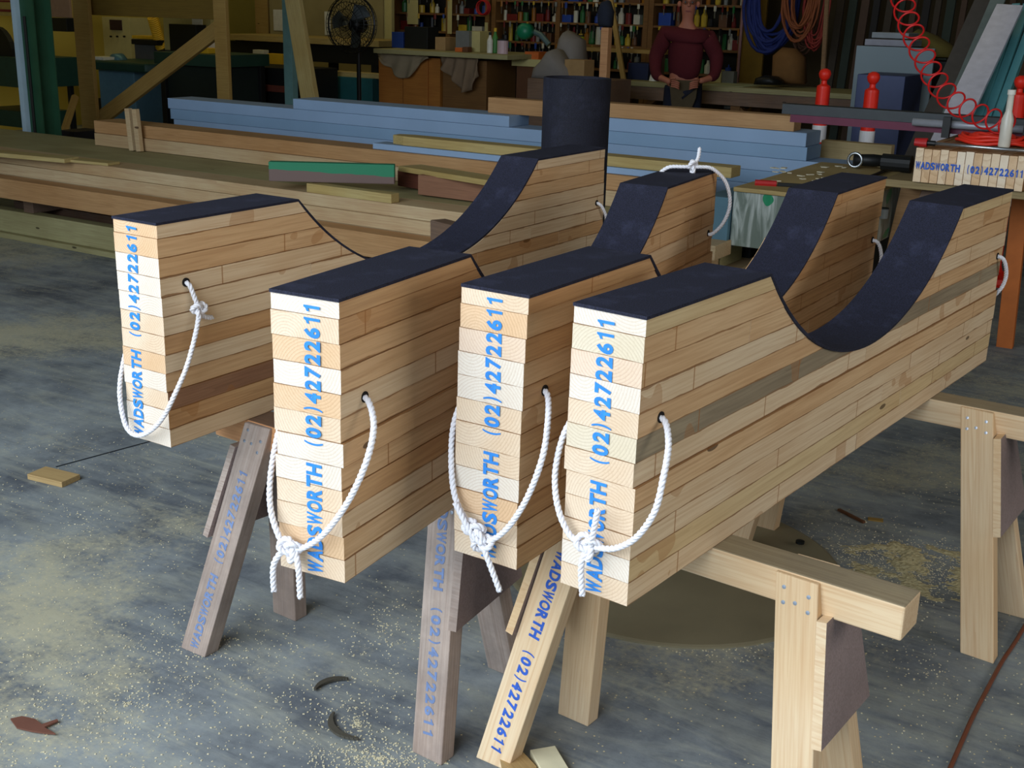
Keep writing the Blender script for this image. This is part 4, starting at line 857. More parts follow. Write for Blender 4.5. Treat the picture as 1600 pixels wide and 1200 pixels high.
timber('ledge_support', 'dark support beneath the pine ledge, left', 'support', atn(900, 74, 12).dot(SD), atn(906, 74, 12).dot(SD), 12, 12.2, 0, 1.179, OLDB); timber('ledge_support', 'dark support beneath the pine ledge, right', 'support', atn(1022, 74, 12).dot(SD), atn(1028, 74, 12).dot(SD), 12, 12.2, 0, 1.179, OLDB)
a = atn(941, 130, 9.3); pz = atn(941, 43, 9.3).z; timber('upright_post', 'short upright pine post rising behind the black roll', 'post', a.dot(SD)-.035, a.dot(SD)+.035, 9.3, 9.37, 0, pz, RED)
a = atn(973, 118, 11.42); b = atn(953, -10, 11.55); a = a+(a-b)*(a.z/(b.z-a.z)); tag(board_obj('leaning_batten', a+ZD*.02, b, .05, .03, ND, [YPINE], None), 'slim pine batten leaning right of the upright post', 'batten')
crate('pale green panel behind the leaning batten', 949, 961, .5, 11.8, .05, 1.19, plain('pale_green_panel', (110, 140, 120), .7), 'panel', 'green_panel').location.n if False else None
# bag hung on the post
sack('dark bundle of gloves hung above the upright post', [(932, 42), (930, 20), (936, 2), (946, 0), (952, 18), (950, 42)], 9.42, .12, plain('dark_blue_gloves', (34, 40, 54), .9), 'glove_bundle')
# ================================================================== work bench behind the man
r_, s0, s1 = bench('work_bench', 'heavy timber work bench behind the standing man', 'bench', 972, 1345, 124, 11.5, .8, .92, .05, PILEG, RK, (.02, .50, .99), .1)
slabsn(s0+.02, s1-.02, 11.51, 11.56, .74, .868).build('apron', OLDB, r_)
slabsn(s0+.1, s1-.1, 11.7, 12.2, .2, .24).build('lower_shelf', OLDB, r_)
for (ua, va, ub, vb) in ((1040, 140, 1005, 172), (1125, 142, 1165, 178)):
    mb = MB(); mb.beam(atn(ua, va, 11.62), atn(ub, vb, 11.62), .05, .09, ND); mb.build('diagonal_strut', RK, r_)
crate('navy blue tool case on the work bench left of the man', 984, 1016, .17, 11.75, .3, .9205, plain('navy_case', (24, 34, 66), .5), 'tool case', 'tool_case')
mb = MB(); p = atn(1022, 100, 11.7); p.z = .9205; mb.lathe(p, [(.045, 0), (.04, .03), (.002, .17)], 14); tag(mb.build('paper_cone', WHT, loc=p), 'small white cone on the work bench beside the tool case', 'cone')
crate('pale drawing sheet on the bench right of the man', 1105, 1168, .004, 11.55, .5, .9205, plain('pale_paper', (170, 176, 140), .8), 'paper', 'drawing_sheet')
crate('pale upright box on the bench right of the man', 1113, 1132, .13, 12.05, .1, .9205, CREAM, 'box', 'pale_box'); crate('dark grey box beside the pale upright box', 1133, 1152, .12, 12.05, .1, .9205, GRY, 'box', 'grey_box')
sack('dark cloth heap on the work bench below the blue ropes', [(1172, 133), (1176, 122), (1188, 118), (1205, 120), (1214, 127), (1214, 134)], 11.6, .25, DK, 'cloth_heap')
for i, (u, nm_) in enumerate(((1058, 'pale'), (1140, 'white'))): sack('%s rag bundle beneath the work bench, %s' % (nm_, ('left', 'right')[i]), [(u-14, 172), (u-12, 158), (u, 150), (u+14, 156), (u+18, 172)], 11.75, .3, GRY, 'rag_bundle')
pbox('yellow_door', 'yellow brown upright panel left of the hanging blue ropes', 'panel', 1158, -40, 1196, 118, 12.7, .04, plain('mustard_board', (120, 92, 20), .8), z0=0)
post('pink_pipe', 'slim pinkish upright pipe on the wall right of the man', 1155, 1158.5, 12.6, 2.6, .03, plain('pinkish_pipe', (150, 110, 110), .5), 'pipe')
# hanging ropes and hoses
def hang(label, u, vtop, vbot, N, mat, w=.14, loops=7, cat='rope coil', r=.012, seed=1):
    g = random.Random(seed); t_ = atn(u, vtop, N); b_ = atn(u, vbot, N); H_ = (t_.z-b_.z)/2; c = (t_+b_)/2; mb = MB()
    for k in range(loops):
        ww = w*g.uniform(.55, 1.1); hh = H_*g.uniform(.75, 1.0); dn = g.uniform(-.05, .05); ds = g.uniform(-.03, .03)
        mb.tube([c+ZD*(H_-hh)+SD*(ds+ww*math.sin(i*PI/12)*(1 if i < 12 else 1))+ZD*hh*math.cos(i*PI/12)+ND*(dn+.015*math.sin(i*1.3+k)) for i in range(25)], r, 6, cap=False)
    c2 = t_+ZD*.05; mb.tube([t_+ZD*.02+ND*.1, t_-ZD*.01], .012, 6)
    return tag(mb.build('hanging_coil', mat, smooth=True), label, cat, 'coils hanging on the rear wall')
hang('thick navy blue rope coil hanging right of the mustard panel', 1206, -60, 84, 12.3, plain('navy_rope', (28, 42, 104), .8), .24, 16, r=.018, seed=2)
hang('orange brown hose loops hanging right of the navy coil', 1250, -60, 70, 12.05, plain('orange_brown_hose', (130, 70, 36), .7), .16, 10, 'hose coil', .012, 4)
hang('thin red hose loops hanging beside the slim pole', 1276, -50, 82, 12.1, plain('dull_red_hose', (130, 42, 34), .7), .12, 10, 'hose coil', .010, 6)
hang('brown rope loops hanging lowest over the bench end', 1258, -30, 92, 12.5, plain('brown_rope', (86, 56, 40), .8), .15, 8, 'rope coil', .011, 9)
a = atn(1286, 112, 10.4); b = atn(1294, -30, 10.9); a = a+(a-b)*(a.z/(b.z-a.z)); mb = MB(); mb.tube([a+ZD*.01, b], .022, 8); tag(mb.build('slim_pole', wood('dim_pole', rgb(140, 112, 84), rgb(120, 92, 66), rgb(80, 60, 40), .1)), 'slim wooden pole leaning above the left bollard', 'pole')
sack('brown paper sack behind the navy rope coil', [(1200, 132), (1202, 85), (1215, 74), (1235, 76), (1248, 90), (1250, 133)], 11.9, .3, plain('brown_sack', (120, 84, 44), .9), 'paper_sack')
# dark timbers leaning in the rear right corner
g = random.Random(5); DT = [plain('dark_timber_a', (58, 50, 40), .8), plain('dark_timber_b', (44, 54, 46), .8), plain('dark_timber_c', (74, 56, 44), .8), plain('dark_timber_d', (36, 34, 34), .8)]
tn = ['dark brown', 'dark green', 'reddish dark', 'blackish']
for i in range(17):
    p = atn(1312+i*19, 60, 12.9); sx = p.dot(SD); lean_ = g.uniform(-.015, .015); w_ = g.uniform(.05, .085)
    tag(board_obj('leaning_timber', sn(sx, 12.55, .01), sn(sx+lean_, 13.1, 3.6), w_, .04, ND, [DT[i % 4]], None), '%s timber leaning among others in the dim rear right corner' % tn[i % 4], 'timber', '%s timbers leaning in the corner' % tn[i % 4])
# ================================================================== right hand side
# pallet pack and plywood sheet
fl = atz(1146, 292, .85); s0 = fl.dot(SD); n0 = fl.dot(ND)
timber('plywood_sheet', 'plywood sheet on the plastic wrapped pack, tools lying on it', 'plywood sheet', s0, s0+.56, n0, n0+1.28, .83, .85, wood('workshop_plywood', rgb(188, 166, 112), rgb(170, 146, 94), rgb(132, 108, 66), .15))
def pack_mat():
    t = NT('plastic_wrapped_timber'); b = t.b; b.inputs['Roughness'].default_value = .28; tc = t.n('ShaderNodeTexCoord')
    mp = t.n('ShaderNodeMapping'); mp.inputs['Scale'].default_value = (9, 9, 2); mp.inputs['Rotation'].default_value = (0, .5, 0); t.l(tc.outputs['Object'], mp.inputs['Vector'])
    w = t.n('ShaderNodeTexNoise', i_Scale=2.2, i_Detail=4.0, i_Distortion=1.2); t.l(mp.outputs[0], w.inputs['Vector'])
    c = mixc(t, math_(t, 'MULTIPLY', math_(t, 'SUBTRACT', w.outputs['Fac'], .45), 5.0, True), rgb(116, 128, 118), rgb(188, 196, 190))
    n2 = t.n('ShaderNodeTexNoise', i_Scale=7.0, i_Detail=1.0); t.l(tc.outputs['Object'], n2.inputs['Vector'])
    c = mixc(t, math_(t, 'GREATER_THAN', n2.outputs['Fac'], .66), c, rgb(40, 140, 96)); t.l(c, b.inputs['Base Color'])
    bp = t.n('ShaderNodeBump', i_Strength=.5, i_Distance=.01); t.l(w.outputs['Fac'], bp.inputs['Height']); t.l(bp.outputs[0], b.inputs['Normal']); return t.m
timber('wrapped_timber_pack', 'timber pack in clear plastic with green print under the plywood', 'timber pack', s0, s0+.55, n0+.01, n0+1.2, .575, .829, pack_mat())
timber('blue_crate', 'blue grey crate at the left end of the wrapped pack', 'crate', s0-.13, s0-.005, n0-.02, n0+.9, .56, .80, BLG)
timber('pack_bearer', 'dark block stand under the wrapped timber pack', 'stand', s0+.05, s0+.5, n0+.35, n0+1.1, 0, .574, DK)
timber('pack_bearer', 'dark block stand under the blue grey crate', 'stand', s0-.12, s0-.02, n0+.35, n0+.85, 0, .559, DK)
pbox('tan_box', 'flat tan box behind the plywood sheet, before the bollards', 'box', 1282, 223, 1393, 243, 7.05, .07, wood('tan_box_board', rgb(196, 176, 130), rgb(182, 160, 114), rgb(140, 116, 76), .1), z0=0)
p = atz(1215, 288, .859); tag(board_obj('screwdriver_shaft', p-SD*.0, p+SD*.16+ND*.06+ZD*.0, .016, .016, ZD, [DK], None), 'dark chisel lying near the plywood front edge', 'chisel')
mb = MB(); mb.tube([p-SD*.1-ND*.03, p-SD*.005], .016, 8); tag(mb.build('red_handle_tool', REDP), 'red handled tool lying on the plywood front edge', 'tool')
mb = MB(); g = random.Random(3)
for i in range(26):
    q = atz(1205+g.uniform(0, 120), 284-g.uniform(0, 24), .8515); mb.box(q+ZD*.003, (g.uniform(.01, .05), g.uniform(.01, .03), .004), Matrix.Rotation(g.uniform(0, 3), 3, 'Z'))
tag(mb.build('wood_shavings', plain('pale_shavings', (214, 206, 178), .8)), 'pale shavings scattered on the plywood sheet', 'shavings', kind='stuff')
# grinder like tool with silver ring, cable
c = atz(1336, 250, .896); r_ = empty('angle_grinder', Vector((c.x, c.y, .851)), 'dark power tool with silver ring lying on the plywood', 'power tool')
mb = MB(); mb.tube([c+(SD*math.cos(i*PI/10)*.036+ZD*math.sin(i*PI/10)*.036) for i in range(21)], .008, 6, cap=False); mb.build('silver_ring', STL, r_, smooth=True)
mb = MB(); mb.tube([c+ND*.01-SD*.01, c+SD*.08+ND*.05, c+SD*.2+ND*.1], [.03, .034, .024], 12); mb.build('body', DK, r_, smooth=True)
mb = MB(); P = [atz(1402, 262, .862), atz(1385, 266, .862), atz(1360, 276, .862), atz(1325, 284, .862), atz(1292, 292, .862)]; mb.tube(smooth_path(P, 6), .009, 6); tag(mb.build('black_cable', DK, smooth=True), 'black cable trailing over the plywood behind the third cradle', 'cable')
# right table with the fifth block
tl_ = atz(1380, 279, .90); s0 = tl_.dot(SD); n0 = tl_.dot(ND)
r_ = empty('trestle_table', sn(s0+.6, n0+.6, 0), 'trestle table carrying the stamped block at the right edge', 'table')
slabsn(s0, s0+1.4, n0, n0+1.15, .865, .90).build('table_top', wood('table_ply', rgb(150, 132, 92), rgb(134, 116, 78), rgb(100, 84, 54), .1), r_, bevel=.003)
def leg_between(a, b, w, h, m, name='leg'): 
    mb = MB(); mb.beam(a, b, w, h, ND); return mb.build(name, m, r_, bevel=.003)
lf = atz(1570, 542, 0); leg_between(Vector((lf.x, lf.y, 0)), Vector((lf.x-.02, lf.y-.10, .865)), .08, .045, plain('orange_leg_timber', (190, 106, 48), .7))
q = atn(1440, 300, n0+.1); leg_between(sn(s0+.02, n0+.06, 0)-SD*.0, sn(s0+.2, n0+.16, .865), .09, .05, OLDB); leg_between(sn(s0+.06, n0+1.1, 0), sn(s0+.1, n0+1.0, .865), .09, .05, PILEO); leg_between(sn(s0+1.4, n0+1.1, 0), sn(s0+1.35, n0+1.0, .865), .09, .05, OLDB)
leg_between(sn(s0+.0, n0+.3, 0), sn(s0+.08, n0+.35, .865), .14, .05, PILEO)
# block on its side
bl = atz(1425, 284, .901); bs = bl.dot(SD); bn = bl.dot(ND); br = atz(1597, 300, .901); bw_ = (br-bl).dot(SD)
root = empty('laminated_timber_block', sn(bs, bn, .9012), 'laminated pine block lying sideways on the right table, stamped blue', 'timber block')
R_ = M3(ND, SD*-1, ZD)
for k in range(13):
    mb = MB(); w = bw_/13; sk_ = ['y', 'o', 't', 'p', 'o', 'p', 'p', 't', 'y', 't', 'p', 'o', 't'][k]; ek = ['c', 't', 't', 'c', 't', 'w', 'w', 't', 'n', 'c', 'w', 't', 'c'][k]
    mw = M3(ND, -SD, ZD).to_4x4(); mw.translation = Vector((0, 0, 0))
    a_ = SD*(w*k+.0004); b_ = SD*(w*(k+1)-.0004); hh = .152+(.003 if k % 3 == 0 else 0)
    loc = Vector(root.location)
    o = timber('board', None, None, bs+w*k+.0004, bs+w*(k+1)-.0004, bn, bn+1.05, .9015, .9015+hh, SIDE['y' if sk_ == 'y' else sk_])
    o.data.materials.append(ENDB[ek]); 
    for p in o.data.polygons:
        if abs(p.normal.y) > .9: p.material_index = 1
    o.parent = root; o.matrix_parent_inverse = root.matrix_basis.inverted()
ZB = .9015+.155
R = M3(SD, ZD, -ND).to_4x4(); R.translation = SD*.006+ZD*.078-ND*.004; lettering(PHONE, bw_*.985, .034, INK3, root, R)
# things on the block
a = atz(1433, 222, ZB+.02); b = atz(1640, 239, ZB+.015); d_ = (b-a).normalized(); r_ = empty('capped_rod', a, 'long thin steel rod with a red cap lying on the block', 'rod')
mb = MB(); mb.tube([a+d_*.05, b], .008, 8); mb.build('shaft', STL, r_, smooth=True); mb = MB(); mb.tube([a-d_*.01, a+d_*.045], [.018, .022], 12); mb.build('red_cap', REDP, r_, smooth=False)
mb = MB(); mb.tube([a+d_*.046, a+d_*.08], .012, 10); mb.build('collar', DK, r_)
c = atz(1568, 231, ZB); r_ = empty('white_bottle', Vector((c.x, c.y, ZB)), 'tall slim white bottle standing on the sideways block', 'bottle')
mb = MB(); mb.lathe((c.x, c.y, ZB), [(.024, 0), (.027, .01), (.027, .13), (.015, .165), (.014, .24)], 20); mb.build('body', plain('translucent_white_plastic', (208, 204, 190), .3), r_, smooth=True)
mb = MB(); mb.lathe((c.x, c.y, ZB), [(.018, .24), (.018, .262)], 16); mb.build('cap', WHT, r_)
mb = MB(); cc_ = atz(1550, 219, ZB+.02); g = random.Random(8)
for k in range(7): mb.tube([cc_+SD*math.cos(i*PI/12)*(.16-.012*k)+ND*math.sin(i*PI/12)*(.12-.008*k)+ZD*(.012*(k % 3)+.006*math.sin(i+k)-.006) for i in range(25)], .009, 6, cap=False)
tag(mb.build('red_hose_pile', plain('orange_red_hose', (226, 52, 34), .4), smooth=True), 'flat coil of orange red air hose on the block', 'hose')
c = atz(1408, 255, .945); mb = MB(); mb.tube([c-SD*.09, c+SD*.05], .042, 14); tag(mb.build('black_cylinder', DK, smooth=False), 'short black cylinder lying left of the stamped block', 'cylinder')
bpy.data.objects['black_cylinder'].location.z += -c.z+.9015+.042
jar('small grey white cup left of the stamped block', 1414, bn+.12, .024, .05, .7012, GRY, 'cup', kind='tin', name='cup')
# steel rail on stands
rn = bn+.62; ra = atn(1235, 180, rn); rb = atn(1640, 215, rn); rz = (ra.z+rb.z)/2; r_ = empty('steel_rail', sn((ra.dot(SD)+rb.dot(SD))/2, rn, 1.057), 'long maroon and dark grey steel rail crossing before the bollards', 'steel rail')
sa, sb = ra.dot(SD), rb.dot(SD); MAR = plain('maroon_steel', (96, 34, 58), .5, .2); DGR = plain('dark_grey_steel', (58, 62, 64), .5, .4)
za = ra.z; slabsn(sa, sb, rn, rn+.02, za-.035, za+.004).build('web', MAR, r_); slabsn(sa-.05, sb, rn+.004, rn+.10, za+.005, za+.056).build('upper_channel', DGR, r_)
pa = atn(1425, 183, rn-.06); mb = MB(); mb.tube([sn(pa.dot(SD), rn-.03, za+.012), sn(sb, rn-.03, za+.012)], .019, 12); mb.build('steel_tube', plain('brushed_steel_tube', (168, 172, 180), .4, .3), r_, smooth=True)
pf = atn(1478, 200, rn-.08); slabsn(pf.dot(SD)-.018, pf.dot(SD)+.018, rn-.085, rn-.055, ZB+.004, za+.05).build('black_foot', DK, r_); pf = atn(1610, 200, rn); slabsn(pf.dot(SD)-.018, pf.dot(SD)+.018, rn-.085, rn-.055, ZB+.004, za+.05).build('black_foot', DK, r_)
# bollards
def bollard(label, u, vt, y, third=False):
    t_ = aty(u, vt, y); h = t_.z; r_ = empty('traffic_bollard', (t_.x, t_.y, 0), label, 'bollard', 'orange traffic bollards at the right')
    R1 = .046; OR_ = plain('fluorescent_orange_plastic', (236, 44, 26), .45); c = Vector((t_.x, t_.y, 0))
    mb = MB(); mb.lathe(c, [(.15, 0), (.16, .02), (.15, .05), (.06, .08), (R1, .12), (R1, h-.13), (R1*.95, h-.115), (.02, h-.10), (.018, h-.075)], 24); mb.build('tube', OR_, r_, smooth=False, bevel=0)
    mb = MB(); mb.lathe(c, [(.018, h-.08), (.035, h-.06), (.042, h-.035), (.034, h-.012), (.012, h)], 20); mb.build('grip_knob', OR_, r_, smooth=True)
    zb = aty(u, vt+ (106 if not third else 90), y).z
    wz0 = aty(u-2, (212 if not third else 190), y).z if False else None
    for (za_, zc_) in ((h-.485, h-.375), (h-.80, h-.69)):
        mb = MB(); mb.lathe(c, [(R1+.003, za_), (R1+.003, zc_)], 24); mb.build('reflective_sleeve', plain('white_reflective_sleeve', (244, 244, 250), .35), r_)
bollard('orange bollard left of the blue box, below the slim pole', 1290, 107, 8.35)
bollard('orange bollard standing in front of the blue box', 1366, 112, 8.0)
bollard('orange bollard cut by the right edge behind the bottle', 1597, 118, 7.6, True)
# blue box and panels
pbox('blue_cabinet', 'deep blue cabinet behind the middle bollard', 'cabinet', 1330, 117, 1404, 300, 8.6, .5, plain('deep_blue_paint', (58, 70, 108), .5, var=.08), z0=0)
pbox('grey_white_panel', 'large grey white panel standing behind the blue cabinet', 'panel', 1326, 73, 1447, 300, 9.3, .03, plain('grey_white_board', (128, 142, 148), .7, var=.05, scale=3), z0=0)
pbox('pale_board_end', 'pale board lying above the grey white panel, lower', 'board', 1351, 62, 1425, 72, 9.6, .3, plain('pale_lilac_board', (150, 150, 160), .7))
pbox('pale_board_end', 'pale board lying above the grey white panel, upper', 'board', 1362, 51, 1420, 60, 9.75, .3, plain('pale_lilac_board2', (140, 146, 150), .7))
timber('board_stack_stand', 'dark stand behind the grey white panel carrying pale boards', 'stand', atn(1350, 72, 9.6).dot(SD), atn(1425, 72, 9.6).dot(SD), 9.6, 9.95, 0, atn(1388, 72.5, 9.6).z, DK)
sack('mustard sack heap behind the red spiral hose', [(1392, 92), (1400, 62), (1425, 45), (1450, 55), (1478, 72), (1490, 92)], 10.2, .4, plain('mustard_sack', (100, 90, 40), .9), 'mustard_sack')
timber('sack_stand', 'dark stand beneath the mustard sack heap', 'stand', atn(1390, 92, 10.2).dot(SD), atn(1492, 92, 10.2).dot(SD), 10.25, 10.7, 0, atn(1440, 95, 10.2).z, DK)
# leaning aluminium level, teal sections, weathered boards
def lean(name, label, cat, ua, va, ub, vb, y0, w, h, mat, group=None, y1=None):
    a = aty(ua, va, y0); b = aty(ub, vb, y1 or y0+.9); a = a+(a-b)*(a.z/(b.z-a.z)) if a.z > 0 else a
    return tag(board_obj(name, a+ZD*.02, b, w, h, ND, [mat], None, .002), label, cat, group)
TL = plain('teal_steel_section', (96, 164, 172), .4, .1, var=.06); AL = plain('aluminium_ladder_metal', (222, 222, 238), .3, .25)
lean('grey_plank', 'dark grey plank leaning left of the aluminium ladder', 'plank', 1455, 190, 1552, -30, 8.4, .13, .04, plain('dark_grey_plank', (84, 78, 72), .8))
lean('grey_plank', 'pale grey metal sheet leaning behind the aluminium ladder', 'plank', 1480, 190, 1572, -30, 8.2, .10, .02, plain('pale_grey_sheet', (116, 128, 124), .6))
L1 = lean('aluminium_ladder', 'silver aluminium ladder rail with holes, leaning at the right', 'ladder', 1493, 190, 1578, 10, 7.6, .17, .03, AL)
L1['label'] = 'silver aluminium ladder section with holes leaning at the right'
ln = L1.dimensions.x if False else 2.0
for k in range(9):
    mb = MB(); mb.lathe((.02+k*.085-.05, -.045, .0155), [(.014, 0), (.014, .003)], 10); o = mb.build('hole', HOLE); o.parent = L1
mb = MB(); mb.box((0, -.012, .022), (1.6, .018, .014)); o = mb.build('rib', AL); o.parent = L1
for i, (du, lab) in enumerate(((0, 'teal steel section nearest the ladder, leaning'), (14, 'middle teal steel section leaning beside the ladder'), (29, 'outer teal steel section leaning near the right edge'))):
    lean('teal_section', lab, 'steel section', 1531+du, 180, 1588+du*1.2, 10, 7.8, .052, .05, TL, 'teal steel sections leaning at the right')
lean('grey_plank', 'brown plank leaning behind the right hand bollard', 'plank', 1572, 180, 1640, 30, 8.6, .12, .04, plain('brown_leaning_plank', (96, 78, 62), .8))
# red spiral air hose
P = smooth_path([atn(u, v, bn+.45) for u, v in ((1398, -60), (1408, -10), (1418, 30), (1430, 60), (1445, 92), (1458, 118), (1473, 140), (1490, 158), (1512, 172), (1535, 182), (1558, 190), (1580, 200))], 40)
mb = MB(); Q = []; N_ = len(P); Lc = 0; 
for i in range(N_):
    p = P[i]; tg = (P[min(i+1, N_-1)]-P[max(i-1, 0)]).normalized(); e1 = (ND-tg*ND.dot(tg)).normalized(); e2 = tg.cross(e1)
    if i: Lc += (P[i]-P[i-1]).length
    ph = 2*PI*Lc/.066; Q.append(p+e1*.035*math.cos(ph)+e2*.052*math.sin(ph)+tg*.042*math.cos(ph))
mb.tube(Q, .0048, 7); tag(mb.build('spiral_air_hose', plain('red_hose_plastic', (206, 34, 34), .35), smooth=True), 'red spiral air hose hanging down to the sideways block', 'air hose')
# ================================================================== man
def man():
    base = aty(1070, 100, 12.0); X0, Y0 = base.x, base.y; fwd = Vector((-X0, -Y0, 0)).normalized(); rt = Vector((fwd.y, -fwd.x, 0))   # rt = viewer's left... person's own left is -rt
    r_ = empty('person', (X0, Y0, 0), 'man with glasses in dark red pullover and tool apron by bench', 'person')
    W3 = lambda x, y, z: Vector((X0, Y0, 0))-rt*x+fwd*y+ZD*z     # x to the viewer's right
    if (W3(1, 0, 0)-W3(0, 0, 0)).x < 0: W3_ = W3; W3 = lambda x, y, z: W3_(-x, y, z)
    def skin(name, verts, edges, rad, mat, root_i=0, lev=2):
        me = bpy.data.meshes.new(name); me.from_pydata([W3(*v) for v in verts], edges, []); o = bpy.data.objects.new(name, me); C.objects.link(o); me.materials.append(mat)
        sk = o.modifiers.new('skin', 'SKIN'); sk.use_smooth_shade = True
        for i, r in enumerate(rad):
            me.skin_vertices[0].data[i].radius = r if isinstance(r, tuple) else (r, r); me.skin_vertices[0].data[i].use_root = (i == root_i)
        sb = o.modifiers.new('sub', 'SUBSURF'); sb.levels = lev; sb.render_levels = lev; o.parent = r_; o.matrix_parent_inverse = r_.matrix_basis.inverted(); return o
    SKN = plain('skin', (178, 112, 88), .6, var=.05); SW = plain('dark_red_wool', (84, 22, 30), .9, var=.12, scale=60); JN = plain('navy_trousers', (26, 30, 48), .85); AP = plain('drab_apron', (84, 72, 52), .9)
    V = [(0, 0, .98), (0, 0, 1.15), (0, 0, 1.35), (0, 0, 1.47), (0, .01, 1.53), (0, .02, 1.60), (0, .03, 1.68), (0, .01, 1.76),
         (-.19, 0, 1.41), (-.29, -.02, 1.20), (-.27, .10, 1.02), (-.17, .20, .99), (-.12, .23, .97),
         (.19, 0, 1.41), (.31, -.02, 1.20), (.29, .10, 1.03), (.19, .20, 1.0), (.14, .23, .99),
         (-.10, 0, .90), (-.11, .02, .50), (-.12, -.02, .09), (-.13, .10, .04), (.10, 0, .90), (.11, .02, .50), (.12, -.02, .09), (.13, .10, .04)]
    Ed = [(0, 1), (1, 2), (2, 3), (3, 4), (4, 5), (5, 6), (6, 7), (3, 8), (8, 9), (9, 10), (10, 11), (11, 12), (3, 13), (13, 14), (14, 15), (15, 16), (16, 17), (0, 18), (18, 19), (19, 20), (20, 21), (0, 22), (22, 23), (23, 24), (24, 25)]
    Rd = [(.12, .08), (.12, .08), (.12, .07), (.05, .045), .052, .065, (.078, .095), (.06, .075), .03, .045, .038, .028, .032, .03, .045, .038, .028, .032, .085, .06, .042, .045, .085, .06, .042, .045]
    skin('body', V, Ed, Rd, SKN)
    # pullover over torso and arms
    k = 1.09
    skin('pullover', [(0, 0, .95), (0, 0, 1.15), (0, 0, 1.34), (0, 0, 1.45)]+[V[i] for i in (8, 9, 10, 13, 14, 15)]+[(-.21, .165, 1.0), (.235, .16, 1.015)], [(0, 1), (1, 2), (2, 3), (3, 4), (4, 5), (5, 6), (3, 7), (7, 8), (8, 9), (6, 10), (9, 11)],
         [(.17, .125), (.18, .13), (.205, .14), (.12, .11), .10, .076, .056, .10, .076, .056, .045, .045], SW)
    skin('trousers', [(0, 0, 1.0), (-.10, 0, .88), (-.11, .02, .50), (-.12, -.02, .07), (.10, 0, .88), (.11, .02, .50), (.12, -.02, .07)], [(0, 1), (1, 2), (2, 3), (0, 4), (4, 5), (5, 6)], [(.165, .12), .10, .078, .066, .10, .078, .066], JN)
    for sx in (-1, 1):
        skin('shoe', [(.12*sx, -.05, .05), (.13*sx, .07, .045), (.14*sx, .17, .035)], [(0, 1), (1, 2)], [(.045, .045), (.045, .042), (.04, .03)], DK, 0, 1)
    # apron pouch
    mb = MB(); mb.prism([(-.14, .0), (.14, .0), (.13, -.16), (.07, -.34), (-.03, -.38), (-.10, -.25)], W3(0, .15, .99), W3(1, 0, 0)-W3(0, 0, 0), ZD, -fwd*.02)
    mb.build('tool_apron', AP, r_, bevel=.006)
    # face
    mb = MB(); mb.lathe(W3(0, .125, 1.665), [(.010, 0), (.016, .012), (.010, .03), (.004, .05)], 8, axis=ZD+fwd*-.25); mb.build('nose', SKN, r_, smooth=True)
    for sx in (-1, 1):
        c = W3(.033*sx, .118, 1.705); mb = MB(); mb.lathe(c, [(.008, 0), (.012, .006), (.006, .012)], 10, axis=fwd); mb.build('eye', plain('eye', (40, 34, 30), .3), r_)
        mb = MB(); ax = W3(1, 0, 0)-W3(0, 0, 0); mb.tube([c+fwd*.022+ax*.024*math.cos(i*PI/8)+ZD*.018*math.sin(i*PI/8) for i in range(17)], .0025, 5, cap=False); mb.build('spectacle_rim', DK, r_)
        mb = MB(); mb.lathe(W3(.088*sx, .02, 1.66), [(.004, 0), (.018, .01), (.022, .035), (.01, .055)], 8); mb.build('ear', SKN, r_, smooth=True)
        # hands with fingers
        for f in range(4):
            x0 = (-.12 if sx < 0 else .14); b0 = Vector((x0-.005*f*sx*-1, .245, .985-.017*f)); z_ = b0
            skin('finger', [(x0, .235, .99-.018*f), (x0-.045*sx*1, .262, .985-.018*f), (x0-.07*sx, .262, .975-.018*f), (x0-.082*sx, .245, .965-.018*f)], [(0, 1), (1, 2), (2, 3)], [.010, .0095, .009, .008], SKN, 0, 1)
        skin('thumb', [(x0+.01*sx, .24, 1.0), (x0-.02*sx, .27, 1.015), (x0-.045*sx, .275, 1.01)], [(0, 1), (1, 2)], [.012, .011, .009], SKN, 0, 1)
    mb = MB(); mb.box(W3(0, .122, 1.625), (.05, .006, .01), M3(W3(1, 0, 0)-W3(0, 0, 0), fwd, ZD)); mb.build('mouth', plain('lip', (130, 62, 56), .6), r_)
    skin('hair', [(0, -.03, 1.72), (0, -.02, 1.78), (0, .04, 1.80)], [(0, 1), (1, 2)], [(.085, .08), (.078, .085), (.05, .05)], plain('grey_brown_hair', (90, 76, 64), .9), 0, 2)
man()
# ================================================================== floor items
c = atz(1160, 905, 0); mb = MB(); cR = atz(1283, 850, 0)
dc = atz(1048, 880, 0); rad = (atz(1283, 856, 0)-dc).length
mb.lathe((dc.x, dc.y, 0), [(rad, 0), (rad, .006), (rad-.008, .009)], 64); o = mb.build('round_steel_plate', plain('dusty_steel_plate', (134, 126, 100), .7, var=.16, scale=5)); o.location.z = .0; tag(o, 'dusty round plate lying on the floor beneath the rightmost cradle', 'plate')
q = atz(1250, 848, .02); mb = MB(); mb.lathe(q-ZD*.0015, [(.014, 0), (.014, .008), (.006, .010)], 12); tag(mb.build('dark_bolt', DK), 'dark bolt head on the round plate', 'bolt')
def chip(label, u, v, L_, w, h, rz, mat, cat='offcut', name='wood_offcut'):
    p = atz(u, v, h/2); o = MB().box((0, 0, 0), (L_, w, h)).build(name, mat, None, bevel=.001); o.location = p; o.rotation_euler = (0, 0, rz); return tag(o, label, cat)
OC = wood('offcut_pine', rgb(196, 168, 118), rgb(176, 144, 94), rgb(130, 96, 58), .2)
chip('small flat pine offcut on the floor at far left', 84, 745, .16, .085, .02, .12, OC)
chip('pale pine offcut on the floor at the bottom, right piece', 858, 1192, .09, .06, .02, -.7, plain('pale_offcut', (226, 218, 184), .7)); chip('pine offcut on the floor at the bottom, left piece', 808, 1196, .07, .06, .02, -.5, OC)
